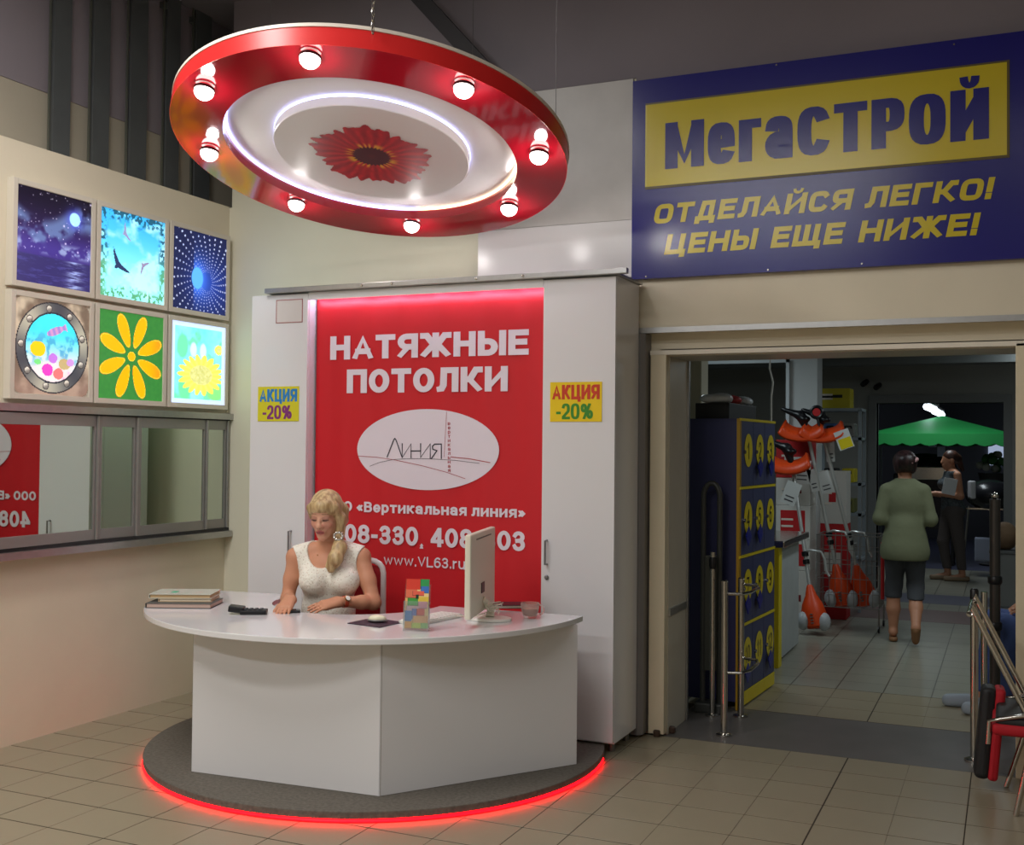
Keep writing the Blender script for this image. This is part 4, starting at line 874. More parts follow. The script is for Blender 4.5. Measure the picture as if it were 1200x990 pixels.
def hand(w, d, n, ts, curl=.35, scale=1.0):
    """wrist, finger direction, back-of-hand normal, thumb side"""
    w, d, n = Vector(w), Vector(d).normalized(), Vector(n); n = (n-d*n.dot(d)).normalized(); s = d.cross(n).normalized()*ts; P = []; q = lambda v: tuple(v)
    for off, L0, fr in ((-.030, .062, .0075), (-.010, .076, .0082), (.010, .082, .0085), (.029, .074, .0082)):
        kn = w+d*.085*scale+s*off*scale*.95; P.append(C(q(w+s*off*.55*scale+d*.01), q(kn), .0145*scale, .0125*scale))
        p, ang_ = kn, curl*.5
        for seg, fl in enumerate((.45, .32, .23)):
            dd = d*math.cos(ang_)-n*math.sin(ang_)+s*off*2.0; dd.normalize(); p2 = p+dd*L0*fl*scale; P.append(C(q(p), q(p2), fr*scale*(1-.1*seg), fr*scale*(.92-.1*seg))+(.004,)); p = p2; ang_ += curl
    t0 = w+d*.02*scale+s*.022*scale-n*.005; t1 = t0+(d*.6+s*.65-n*.25).normalized()*.042*scale; t2 = t1+(d*.85+s*.3-n*.35).normalized()*.03*scale; t3 = t2+(d*.95-n*.35).normalized()*.024*scale
    P += [C(q(t0), q(t1), .014*scale, .0115*scale), C(q(t1), q(t2), .0105*scale, .0095*scale)+(.005,), C(q(t2), q(t3), .0095*scale, .008*scale)+(.005,)]
    return P
def V3(v): return np.array(tuple(v), float)
D_ = 5.92
def wj(x, y, d): return deep(x, y, d)
tcam = -np.array(FH)                                   # towards the viewer
S1, S2 = wj(346, 654, D_), wj(424, 654, D_)
E1, W1 = wj(337, 702, D_-.02), wj(341, 702, 5.67)
E2, W2 = wj(438, 706, 5.83), wj(398, 705, 5.70)
chest, waist, pelv = wj(386, 676, D_), wj(385, 714, D_+.02), wj(386, 748, D_+.06)
T3 = np.array([np.array(RH), tcam*-1, (0, 0, 1)]).T     # torso axes
torso = [E(chest, (.150, .098, .15), T3), E(chest+(0, 0, .07), (.165, .078, .075), T3), E(waist, (.135, .098, .14), T3), E(pelv, (.18, .14, .13), T3),
         E(wj(368, 680, D_-.075), (.07, .065, .068), T3), E(wj(404, 680, D_-.075), (.07, .065, .068), T3),
         C(wj(386, 640, D_+.01), S1+(0, 0, .012), .045, .046), C(wj(386, 640, D_+.01), S2+(0, 0, .012), .045, .046)]
HC = wj(381.5, 603, D_-.055); yw, pt = math.radians(13), math.radians(13)
fw_ = (tcam*math.cos(yw)-np.array(RH)*math.sin(yw)); fw_ = fw_*math.cos(pt)+np.array((0, 0, -1))*math.sin(pt); up_ = np.array((0, 0, 1.))-fw_*fw_[2]; up_ /= np.linalg.norm(up_)
hx_ = np.cross(fw_, up_); HM = np.stack([hx_, fw_, up_], 1)
def hl(x, y, z): return HC+HM@np.array((x, y, z))
head = [E(hl(0, -.018, .035), (.072, .09, .082), HM), E(hl(0, .018, -.03), (.060, .066, .085), HM), E(hl(0, .052, -.098), (.026, .024, .02), HM),
        C(hl(.045, 0, -.06), hl(.008, .052, -.1), .022, .018), C(hl(-.045, 0, -.06), hl(-.008, .052, -.1), .022, .018), E(hl(0, .055, .035), (.05, .028, .03), HM),
        E(hl(.034, .055, -.03), (.024, .02, .022), HM), E(hl(-.034, .055, -.03), (.024, .02, .022), HM)]
fine = [C(hl(0, .082, .006), hl(0, .102, -.034), .0075, .0115)+(.008,), E(hl(.011, .090, -.039), (.009, .010, .007), HM)+(.006,), E(hl(-.011, .090, -.039), (.009, .010, .007), HM)+(.006,),
        E(hl(0, .078, -.0655), (.021, .012, .0065), HM)+(.005,), E(hl(0, .077, -.076), (.018, .012, .007), HM)+(.005,),
        E(hl(.031, .070, .000), (.0155, .012, .0105), HM)+(.005,), E(hl(-.031, .070, .000), (.0155, .012, .0105), HM)+(.005,),
        E(hl(.071, -.008, -.012), (.010, .02, .031), HM)+(.006,), E(hl(-.071, -.008, -.012), (.010, .02, .031), HM)+(.006,)]
neck = [C(hl(0, -.03, -.07), wj(386, 644, D_+.0), .052, .055)]
arms = chain([S1, (S1+E1)/2+tcam*-.005, E1], [.043, .040, .034])+chain([E1, E1*.6+W1*.4, W1], [.034, .033, .024])+chain([S2, (S2+E2)/2, E2], [.043, .042, .036])+chain([E2, E2*.65+W2*.35, W2], [.035, .034, .025])
h1 = hand(W1, V3(wj(331, 716, 5.56))-W1, (0, 0, 1), 1, .42); h2 = hand(W2, V3(wj(352, 715.5, 5.60))-W2, V3((0, 0, 1))+tcam*.5, 1, .16)
legs = []
shoes = []
for s in (-1, 1):
    hip = pelv+np.array(RH)*.085*s+(0, 0, -.03); knee = hip+tcam*.40+np.array(RH)*.02*s; knee[2] = .52; ank = knee+tcam*-.02; ank[2] = .12; toe = ank+tcam*.15; toe[2] = .085
    legs += chain([hip, knee], [.085, .058])+chain([knee, (knee+ank)/2+tcam*-.02, ank], [.058, .055, .036])+chain([ank, toe], [.036, .028]); shoes.append((ank, toe))
SKIN = M('skin', (206, 156, 128), .5, attr='Col', spec=.35)
wm = empty('person', (pelv[0], pelv[1], .05), 'woman in white lace sleeveless top with blond side ponytail seated at the desk', 'person')
me, V = sdf_mesh('body', torso+neck+head+arms+legs+h1+h2+fine, .005, .022)
q = (V-HC)@HM; col = np.tile(np.array(lin((206, 154, 128))), (len(V), 1)); arm_m = q[:, 2] < -.14; col[arm_m] = lin((200, 142, 112))
def paint(mask, rgb, w=1.0): col[mask] = col[mask]*(1-w)+np.array(lin(rgb))*w
fr_ = q[:, 1] > .03
for s in (-1, 1):
    paint(fr_ & (((q[:, 0]-s*.036)/.022)**2+((q[:, 2]+.035)/.022)**2 < 1), (206, 136, 118), .5)
    paint(fr_ & (((q[:, 0]-s*.031)/.019)**2+((q[:, 2]-.004)/.012)**2 < 1), (158, 108, 94), .75)
    paint(fr_ & (((q[:, 0]-s*.031)/.017)**2+((q[:, 2]+.007)/.0042)**2 < 1), (62, 44, 40), .9)
    paint(fr_ & (((q[:, 0]-s*.033)/.02)**2+((q[:, 2]-.024-.1*abs(0))/.004)**2 < 1), (140, 102, 70), .8)
    paint((q[:, 1] > .085) & (((q[:, 0]-s*.007)/.004)**2+((q[:, 2]+.046)/.003)**2 < 1), (120, 70, 60), .8)
paint((q[:, 1] > .06) & ((q[:, 0]/.024)**2+((q[:, 2]+.070)/.0125)**2 < 1), (178, 92, 92), .9)
paint((q[:, 1] > .06) & (np.abs(q[:, 0]) < .022) & (np.abs(q[:, 2]+.0705) < .0025), (112, 52, 54), .9)
vcol(me, col); wparent(link('body', me, SKIN), wm)
# lace top
def lace_mat():
    m = bpy.data.materials.new('white_lace'); m.use_nodes = True; nt = m.node_tree; b = nt.nodes['Principled BSDF']; b.inputs['Roughness'].default_value = .8
    v = nt.nodes.new('ShaderNodeTexVoronoi'); v.inputs['Scale'].default_value = 80; tc = nt.nodes.new('ShaderNodeTexCoord'); nt.links.new(tc.outputs['Object'], v.inputs['Vector'])
    r = nt.nodes.new('ShaderNodeValToRGB'); r.color_ramp.elements[0].position = .2; r.color_ramp.elements[1].position = .3; r.color_ramp.elements[0].color = (*lin((206, 192, 176)), 1); r.color_ramp.elements[1].color = (*lin((238, 234, 222)), 1)
    nt.links.new(v.outputs['Distance'], r.inputs['Fac']); nt.links.new(r.outputs['Color'], b.inputs['Base Color'])
    bp = nt.nodes.new('ShaderNodeBump'); bp.inputs['Strength'].default_value = .5; bp.inputs['Distance'].default_value = .004; nt.links.new(v.outputs['Distance'], bp.inputs['Height']); nt.links.new(bp.outputs['Normal'], b.inputs['Normal']); return m
scoop = [E(wj(377, 640, D_-.07), (.082, .12, .115), T3), C(wj(386, 632, D_), wj(386, 655, D_+.02), .068, .06), E(S1+np.array(RH)*-.03+(0, 0, -.02), (.055, .13, .085), T3), E(S2+np.array(RH)*.03+(0, 0, -.02), (.055, .13, .085), T3)]
me, _ = sdf_mesh('top', grow(torso, .009), .006, .03, sub=scoop); wparent(link('lace_top', me, lace_mat()), wm)
me, _ = sdf_mesh('skirt', grow([p for p in legs if p[3] > .06]+[E(pelv, (.18, .14, .13), T3)], .012), .012, .03, clip=lambda P: P[..., 2]-(pelv[2]+.06)); wparent(link('skirt', me, M('white_skirt', (226, 222, 214), .8)), wm)
for a_, t_ in shoes:
    me, _ = sdf_mesh('shoe', [C(a_+(0, 0, -.032)+tcam*-.03, t_+(0, 0, -.008)+tcam*.02, .036, .030)], .008, .02, clip=lambda P: .052-P[..., 2]); wparent(link('shoe', me, M('pale_shoe', (206, 196, 184), .5)), wm)
# hair
hair = [E(hl(0, -.022, .043), (.083, .098, .088), HM), E(hl(.0, .048, .062), (.066, .042, .038), HM), C(hl(.068, .03, .045), hl(.076, .012, -.015), .022, .010), C(hl(-.066, .03, .05), hl(-.078, -.005, -.03), .024, .022),
        C(hl(-.078, -.01, -.02), wj(397, 627, D_-.06), .03, .024), C(hl(-.05, -.075, 0), wj(398, 626, D_-.05), .05, .026), C(hl(.04, -.075, -.01), hl(-.05, -.085, -.05), .04, .04), C(hl(.0, .060, .06), hl(.05, .052, .036), .03, .02), C(hl(.0, .06, .06), hl(-.052, .05, .036), .03, .02)]
tail = chain([wj(397, 628, D_-.06), wj(398, 641, D_-.1), wj(393, 655, D_-.135), wj(388, 667, D_-.14)], [.022, .036, .038, .020])+chain([wj(394, 652, D_-.135), wj(384, 663, D_-.145)], [.026, .012])
def hair_mat(name, c1, c2, rough=.4, sc_=(60, 60, 9)):
    m = bpy.data.materials.new(name); m.use_nodes = True; nt = m.node_tree; b = nt.nodes['Principled BSDF']; b.inputs['Roughness'].default_value = rough
    n = nt.nodes.new('ShaderNodeTexNoise'); n.inputs['Scale'].default_value = 1; n.inputs['Detail'].default_value = 4; tc = nt.nodes.new('ShaderNodeTexCoord'); mp_ = nt.nodes.new('ShaderNodeMapping'); mp_.inputs['Scale'].default_value = sc_
    nt.links.new(tc.outputs['Object'], mp_.inputs['Vector']); nt.links.new(mp_.outputs['Vector'], n.inputs['Vector'])
    r = nt.nodes.new('ShaderNodeValToRGB'); r.color_ramp.elements[0].position = .36; r.color_ramp.elements[1].position = .62; r.color_ramp.elements[0].color = (*lin(c1), 1); r.color_ramp.elements[1].color = (*lin(c2), 1)
    nt.links.new(n.outputs['Fac'], r.inputs['Fac']); nt.links.new(r.outputs['Color'], b.inputs['Base Color']); bp = nt.nodes.new('ShaderNodeBump'); bp.inputs['Strength'].default_value = .6; bp.inputs['Distance'].default_value = .006
    nt.links.new(n.outputs['Fac'], bp.inputs['Height']); nt.links.new(bp.outputs['Normal'], b.inputs['Normal']); return m
me, _ = sdf_mesh('hair', hair+tail, .005, .016, sub=[E(hl(0, .085, -.045), (.052, .06, .075), HM)]); hr = wparent(link('hair', me, hair_mat('blond_hair', (158, 126, 84), (206, 180, 134))), wm)
m = MB(); cc = V3(wj(397, 628, D_-.1))
for k in range(9): m.ball(cc+np.array(RH)*.022*math.cos(k*.7)+np.array((0, 0, .02))*math.sin(k*.7)+tcam*.012, .0085, 10, 6)
tag(wparent(m.build('hair_tie', M('silver_beads', (206, 204, 196), .15, metal=.8), smooth=True), hr), 'silver beaded hair tie')
wd = (W2-E2)/np.linalg.norm(W2-E2); wc = W2-wd*.03; fr3 = frame_to(wd)
m = MB(); m.lathe([(.0290, -.010), (.0300, -.010), (.0300, .010), (.0290, .010)], wc, 24, fr3); st_ = wparent(m.build('wristwatch', M('watch_strap_red', (190, 74, 44), .4), smooth=True), wm)
nd = Vector(tcam*.8+np.array((0, 0, .55))); nd = (nd-Vector(wd)*nd.dot(Vector(wd))).normalized()
wparent(MB().lathe([(.017, 0), (.018, .006), (.014, .008)], Vector(wc)+nd*.0285, 20, frame_to(nd)).build('watch_case', M('gold_case', (206, 160, 110), .25, metal=.9), smooth=True), st_)
wparent(MB().lathe([(.0135, .0085), (.0001, .009)], Vector(wc)+nd*.0285, 20, frame_to(nd)).build('dial', M('dial_white', (236, 236, 230), .3)), st_)
pd = V3(wj(372, 650.5, D_-.105)); wparent(MB().ball(pd, .004, 8, 6).build('pendant', MATS['gold_case'], smooth=True), wm)
# ================================================================== the shop behind the passage
SHW = M('shop_wall', (150, 150, 146), .7, var=.05, vscale=2); SHC = M('shop_ceiling', (120, 122, 122), .8, var=.05, vscale=2); BEAM = M('concrete_beam', (150, 156, 158), .7, var=.06, vscale=3)
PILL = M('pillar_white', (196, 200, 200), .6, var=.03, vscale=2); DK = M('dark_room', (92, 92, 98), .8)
YW2 = 13.6
tag(bx('ceiling_shop', (-6, 6.5, 2.78), (4.9, YW2, 2.88), SHC), kind='structure')
tag(bx('wall_shop_left', (-6.0, 6.5, -.006), (-5.9, YW2, 2.78), SHW), kind='structure')
ox0, ox1, oz = at(1027, 600, 1, YW2)[0], at(1176, 600, 1, YW2)[0], at(1100, 472, 1, YW2)[2]
w2 = MB(); w2.box((-6, YW2, -.006), (ox0, YW2+.2, 2.78)); w2.box((ox1, YW2, -.006), (4.9, YW2+.2, 2.78)); w2.box((ox0, YW2, oz), (ox1, YW2+.2, 2.78))
tag(w2.build('wall_shop_back', SHW), kind='structure')
d2 = empty('door_2', ((ox0+ox1)/2, YW2, 0), kind='structure')
FRG = M('grey_door_frame', (120, 122, 122), .5)
bx('jamb', (ox0-.09, YW2-.04, 0), (ox0, YW2+.22, oz+.09), FRG, d2); bx('jamb', (ox1, YW2-.04, 0), (ox1+.09, YW2+.22, oz+.09), FRG, d2); bx('lintel', (ox0, YW2-.04, oz), (ox1, YW2+.22, oz+.09), FRG, d2)
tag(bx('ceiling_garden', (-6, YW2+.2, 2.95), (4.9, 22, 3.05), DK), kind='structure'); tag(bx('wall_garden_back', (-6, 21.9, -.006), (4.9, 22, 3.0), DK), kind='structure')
for k, (xa_, xb_) in enumerate(((-3.4, -3.15), (-1.5, -1.25), (.35, .6), (2.2, 2.45))):
    tag(bx('ceiling_beam', (xa_, 6.5, 2.58), (xb_, YW2, 2.78), BEAM), kind='structure')
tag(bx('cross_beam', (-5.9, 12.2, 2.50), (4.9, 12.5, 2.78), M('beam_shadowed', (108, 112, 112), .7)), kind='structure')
# pillars
def pillar(px0, px1, Y, d, label, mat):
    x0, x1 = at(px0, 450, 1, Y)[0], at(px1, 450, 1, Y)[0]; e = empty('pillar', ((x0+x1)/2, Y, 0), label, 'pillar')
    bx('shaft', (x0, Y, 0), (x1, Y+d, 2.78), mat, e, .01); bx('plinth', (x0-.01, Y-.01, 0), (x1+.01, Y+d+.01, .1), M('plinth_grey', (110, 110, 108), .6), e, .004); return x0, x1
pillar(925, 958, 10.75, .3, 'pale square pillar behind the hanging grass trimmers', PILL)
pillar(806, 822, 7.9, .2, 'narrow cream pillar behind the blue lockers', M('pillar_cream', (206, 200, 178), .6))
YG = 10.70; xg0, xg1 = at(822, 424, 1, YG)[0], at(925, 424, 1, YG)[0]; zg = at(870, 424, 1, YG)[2]
e = empty('partition_frame', (xg0, YG, 0), 'thin white metal frame of an open partition above the lockers', 'frame'); WTF = M('white_frame_paint', (206, 214, 218), .4)
bx('top_bar', (xg0, YG-.01, zg-.015), (xg1, YG+.02, zg+.015), WTF, e); bx('upright', (xg1-.03, YG-.01, 0), (xg1, YG+.02, zg+.015), WTF, e); bx('upright', (xg0, YG-.01, 0), (xg0+.03, YG+.02, zg+.015), WTF, e)
m = MB(); m.tube([at(x, y, 1, 8.6) for x, y in ((903, 414), (902, 432), (906, 448), (904, 465), (904, 482))]+[(at(904, 482, 1, 8.6)[0], 8.6, 1.2)], .006, 6); m.tube([at(903, 414, 1, 8.6), (at(903, 414, 1, 8.6)[0], 8.6, 2.78)], .006, 6)
tag(m.build('hanging_cable', M('cable_pale', (214, 210, 200), .5), smooth=True), 'thin white cable hanging from the ceiling behind the lockers', 'cable')

# ------------------------------------------------------------------ lockers
LA, LB_ = Vector((-1.514, 6.86, 0)), Vector((-1.459, 7.70, 0)); lu = (LB_-LA).normalized(); ln = Vector((lu.y, -lu.x, 0)); LL = (LB_-LA).length; LHT = 1.79
LM = Matrix((lu, -ln, Vector((0, 0, 1)))).transposed()
def lk(x, y, z): return LA+LM @ Vector((x, y, z))
lock = empty('locker_bank', LA, 'dark blue bank of numbered lockers with yellow trim inside the passage', 'lockers')
LBL = M('locker_blue', (40, 42, 82), .4, var=.03); LYE = M('locker_yellow', (226, 204, 30), .4); LDR = M('locker_door_blue', (62, 68, 108), .45)
def lbox(name, lo, hi, mat, parent, bevel=0):
    m = MB(); c_ = [(lo[i]+hi[i])/2 for i in range(3)]; m.obox(lk(*c_), [hi[i]-lo[i] for i in range(3)], LM); return wparent(m.build(name, mat, bevel=bevel), parent)
lbox('body', (0, .02, .05), (LL, .36, LHT), LBL, lock)
lbox('corner_post', (0, 0, 0), (.035, .02, LHT), M('locker_post_amber', (168, 130, 16), .5), lock)
cw = (LL-.035)/3; rh = (LHT-.09)/4
for r_ in range(5): lbox('yellow_rail', (.0, -.004, .085+r_*rh-.008), (LL, .004, .085+r_*rh+.008), LYE, lock)
for c_ in range(3): lbox('kick_plate', (.036+c_*cw, -.003, .012), (.033+(c_+1)*cw, .006, .078), LYE, lock)
for r_ in range(4):
    for c_ in range(3):
        x0, z0 = .035+c_*cw, .085+(3-r_)*rh; num = str(r_*3+c_+1)
        dr = lbox('door', (x0+.003, .0, z0+.01), (x0+cw-.003, .018, z0+rh-.01), LDR, lock, .002)
        cx, cz = x0+cw*.55, z0+rh*.55; m = MB(); m.add([lk(cx+.09*math.cos(t), -.003, cz+.105*math.sin(t)) for t in np.linspace(0, 2*math.pi, 29)[:-1]], [tuple(range(28))]); wparent(m.build('number_disc', LYE), dr)
        w_ = .055 if len(num) == 1 else .10; put_text('number', num, lk(cx-w_/2, -.0045, cz-.055), lu, (0, 0, 1), w_, .11, BLACK, dr, tx=.15, ty=.12)
        wparent(MB().lathe([(.012, 0), (.012, .012), (.006, .014)], lk(x0+.055, 0, cz-.01), 10, frame_to(ln)).build('lock', CHROME), dr)
        if (r_, c_) in ((0, 1), (0, 2), (1, 0), (1, 1), (2, 0), (2, 1), (3, 0), (3, 2)):
            m = MB(); m.obox(lk(x0+.1, -.02, cz-.11), (.085, .006, .085), LM @ Matrix.Rotation(math.pi/4+.1, 3, 'Y')); wparent(m.build('key_tag', M('key_tag_blue', (26, 34, 140), .35)), dr)
# stock on top of the lockers
def carton(name, p, size, ang, mat, label, cat='box', band=None):
    e = empty(name, (p[0], p[1], p[2]), label, cat); m = MB(); m.obox((p[0], p[1], p[2]+size[2]/2), size, rotz(ang)); m.build('body', mat, e, bevel=.004)
    m = MB(); m.obox((p[0], p[1], p[2]+size[2]+.0005), (size[0]*.99, .05, .001), rotz(ang)); m.build('tape', M('tape_tan', (176, 150, 110), .4), e)
    if band:
        m = MB(); m.obox(Vector((p[0], p[1], p[2]+size[2]*band[1]))+rotz(ang) @ Vector((0, -size[1]/2-.001, 0)), (size[0]*band[3], .002, size[2]*band[2]), rotz(ang)); m.build('printed_panel', band[0], e)
        for k in range(2):
            m = MB(); m.obox(Vector((p[0], p[1], p[2]+size[2]*(band[1]-.12+.2*k)))+rotz(ang) @ Vector((-.05, -size[1]/2-.0025, 0)), (size[0]*.35, .001, .018), rotz(ang)); m.build('print_bar', PAP, e)
    return e
lc = lk(.38, .2, LHT+.001)
carton('flat_crate', lc, (.22, .62, .1), math.atan2(lu.y, lu.x)-math.pi/2, M('crate_black', (24, 24, 28), .6), 'flat black crate lying on top of the blue lockers', 'crate')
for k, (q, col_, lab) in enumerate(((.14, (200, 206, 214), 'left crumpled white plastic pack on the black crate'), (.36, (180, 60, 64), 'red and white plastic pack in the middle of the black crate'), (.6, (214, 222, 232), 'right shiny white plastic pack on the black crate'))):
    p = lk(q, .2, LHT+.10); pr_ = [E(V3(p)+np.array((random.uniform(-.05, .05), random.uniform(-.03, .03), .03)), (.06, .06, .028)) for _ in range(5)]
    me, _ = sdf_mesh('pack', pr_, .012, .02, clip=lambda P: LHT+.1025-P[..., 2]); tag(link('plastic_pack', me, M('pack_%d' % k, col_, .25, bump=.4, bscale=40)), lab, 'pack', 'plastic packs on the lockers')

# ------------------------------------------------------------------ stainless barriers and gates
def post(m, p, h, r): m.tube([(p[0], p[1], .012), (p[0], p[1], h)], r, 14)
b1 = empty('barrier', (-1.457, 6.24, 0), 'stainless two-post barrier with curved rails at the left of passage', 'barrier')
for p, h in (((-1.457, 6.235), .85), ((-1.470, 6.72), .815)):
    o = MB().tube([(p[0], p[1], .012), (p[0], p[1], h)], .019, 16).build('post', CHROME, b1, smooth=True)
    wparent(MB().lathe([(.045, 0), (.045, .008), (.024, .016)], (p[0], p[1], 0), 20).build('base_flange', CHROME, smooth=True), o); wparent(MB().lathe([(.0195, 0), (.0195, .01), (.012, .016)], (p[0], p[1], h), 16).build('cap', CHROME, smooth=True), o)
for z in (.79, .35):
    MB().tube([(-1.44, 6.235, z), (-1.37, 6.26, z), (-1.34, 6.36, z), (-1.34, 6.58, z), (-1.37, 6.69, z), (-1.455, 6.72, z)], .009, 8).build('rail', CHROME, b1, smooth=True)
p = (-1.63, 6.66)
b2 = empty('barrier_post', (p[0], p[1], 0), 'slim stainless post standing against the blue locker side', 'post'); MB().tube([(p[0], p[1], .012), (p[0], p[1], .98)], .015, 14).build('tube', CHROME, b2, smooth=True); MB().lathe([(.04, 0), (.04, .008), (.02, .016)], (*p, 0), 18).build('base_flange', CHROME, b2, smooth=True); MB().lathe([(.02, 0), (.024, .02), (.024, .05), (.02, .07)], (*p, .88), 14).build('clamp', BLACK, b2, smooth=True)
g1 = empty('security_gate', (-1.70, 6.74, 0), 'dark looped anti-theft gate in front of the blue locker side', 'gate'); GD = M('gate_dark', (58, 60, 58), .4)
gx, gy = at(824, 700, 1, 6.76)[0], 6.76; gx1 = at(843, 700, 1, 6.76)[0]; ztop = at(834, 566, 1, 6.76)[2]
MB().tube([(gx, gy, .05), (gx, gy, ztop-.08)]+[((gx+gx1)/2-(gx1-gx)/2*math.cos(t), gy, ztop-.08+.08*math.sin(t)) for t in np.linspace(.2, math.pi-.2, 8)]+[(gx1, gy, ztop-.08), (gx1, gy, .05)], .017, 10).build('loop', GD, g1, smooth=True)
bx('core', (gx+.012, gy-.012, .25), (gx1-.012, gy+.012, .95), M('gate_core', (70, 72, 66), .3), g1, .004); bx('foot', (gx-.04, gy-.06, 0), (gx1+.03, gy+.06, .06), GD, g1, .01)
# right-hand post and dark gate post
p = (-.165, 6.30); b3 = empty('barrier_post', (*p, 0), 'tall stainless post with black cap at the right of passage', 'post')
MB().tube([(*p, .012), (*p, .84)], .020, 16).build('tube', CHROME, b3, smooth=True); MB().lathe([(.05, 0), (.05, .008), (.026, .018)], (*p, 0), 20).build('base_flange', CHROME, b3, smooth=True); MB().lathe([(.021, 0), (.021, .045), (.014, .055)], (*p, .835), 16).build('cap', BLACK, b3, smooth=True)
p = (-.13, 6.95); b4 = empty('barrier_post', (*p, 0), 'second stainless post further behind the right-hand barrier post', 'post')
MB().tube([(*p, .012), (*p, .80)], .018, 14).build('tube', CHROME, b4, smooth=True); MB().lathe([(.045, 0), (.045, .008), (.024, .016)], (*p, 0), 18).build('base_flange', CHROME, b4, smooth=True)
px_ = at(1166, 700, 1, 7.2)[0]; zt_ = at(1166, 585, 1, 7.2)[2]; g2 = empty('gate_post', (px_, 7.2, 0), 'tall dark steel gate post with collars behind right passage edge', 'post')
MB().tube([(px_, 7.2, 0), (px_, 7.2, zt_)], .03, 14).build('tube', M('gate_brown', (72, 68, 66), .35, metal=.5), g2, smooth=True); MB().ball((px_, 7.2, zt_+.02), .022, 14, 8).build('finial', CHROME, g2, smooth=True)
for z in (.55, .82): MB().lathe([(.034, 0), (.04, .01), (.04, .04), (.034, .05)], (px_, 7.2, z), 16).build('collar', BLACK, g2, smooth=True)
MB().lathe([(.07, 0), (.07, .01), (.034, .02)], (px_, 7.2, 0), 18).build('base_flange', BLACK, g2, smooth=True)

# ------------------------------------------------------------------ checkout counter
x0, x1 = -1.80, -1.42
ck = empty('checkout_counter', (-1.6, 8.8, 0), 'stainless topped checkout counter with yellow leg behind the lockers', 'counter')
zt = .93
bx('steel_top', (-2.0, 8.3, zt-.05), (-1.50, 9.4, zt), CHROME, ck, .01); bx('yellow_leg', (-1.62, 8.30, 0), (-1.54, 8.42, zt-.05), LYE, ck, .004); bx('yellow_leg', (-1.98, 8.30, 0), (-1.9, 8.42, zt-.05), LYE, ck, .004)
bx('side_board', (-1.98, 8.45, .02), (-1.58, 9.38, zt-.06), M('counter_pale', (176, 182, 182), .6, var=.05), ck)
# ------------------------------------------------------------------ cartons and shelves
RC_ = M('carton_red', (184, 32, 36), .6); WC_ = M('carton_white', (206, 204, 198), .6)
Yc = 10.35; X0 = at(908, 600, 1, Yc)[0]; X1 = at(948, 600, 1, Yc)[0]; wbx = X1-X0; xm = (X0+X1)/2
zz = [0, .5, at(925, 632, 1, Yc)[2], at(925, 592, 1, Yc)[2], at(925, 560, 1, Yc)[2], at(925, 515, 1, Yc)[2]]
labs = ['pale carton at the bottom of the stack behind the counter', 'white carton under the red printed one in the stack', 'white carton with large red panel in the stack behind trimmers', 'grey-white carton with small print above the red panel carton', 'bright red carton on top of the stack behind trimmers']
for k in range(5):
    carton('carton', (xm, Yc+.25, zz[k]+.001), (wbx, .4, zz[k+1]-zz[k]-.002), 0, (WC_, WC_, WC_, WC_, RC_)[k], labs[k], 'box', (RC_, .5, .7, .72) if k in (1, 2) else ((WC_, .5, .1, .5) if k == 4 else (M('carton_print', (120, 40, 44), .6), .5, .12, .5)))
xr0, xr1 = at(950, 600, 1, Yc+.05)[0], at(975, 600, 1, Yc+.05)[0]
carton('carton', ((xr0+xr1)/2+.02, Yc+.75, .001), (.26, .3, .9), 0, RC_, 'tall red carton standing beside the white carton stack', 'box', (WC_, .6, .2, .6))
carton('carton', ((xr0+xr1)/2+.02, Yc+.75, .903), (.26, .3, .5), 0, WC_, 'white carton with round red marks above the tall red carton', 'box', (RC_, .5, .18, .25))
sh = empty('shelf_rack', (-1.2, 11.6, 0), 'grey steel shelf rack with goods against the far wall', 'shelves'); SS = M('shelf_steel', (140, 150, 158), .5)
sx0_, sx1_ = at(960, 560, 1, 11.7)[0], at(1012, 560, 1, 11.7)[0]
for z in (.5, .95, 1.25, 1.7, 1.99): bx('shelf', (sx0_, 11.5, z), (sx1_, 11.9, z+.03), SS, sh)
for x in (sx0_, sx1_-.03):
    for y in (11.5, 11.87): bx('upright', (x, y, 0), (x+.03, y+.03, 2.0), SS, sh)
glabs = ['blue', 'grey', 'red', 'olive', 'black', 'yellow']
gcols = [(60, 90, 140), (130, 130, 126), (170, 50, 44), (110, 112, 60), (30, 30, 34), (206, 190, 40)]
k = 0
for z in (.53, .98, 1.28, 1.73):
    for j in range(2):
        c_ = gcols[k % 6]; x = sx0_+.13+j*(sx1_-sx0_-.26); e = empty('tool_case', (x, 11.65, z), '%s tool case on the %s shelf of the grey rack' % (glabs[k % 6], {.53: 'lowest', .98: 'second', 1.28: 'third', 1.73: 'top'}[z]), 'case', 'cases on the grey rack')
        bx('body', (x-.06, 11.54, z+.001), (x+.06, 11.8, z+.14), M('case_%d' % (k % 6), c_, .5), e, .012); MB().tube([(x-.03, 11.538, z+.09), (x-.03, 11.52, z+.11), (x+.03, 11.52, z+.11), (x+.03, 11.538, z+.09)], .006, 6).build('handle', BLACK, e); k += 1

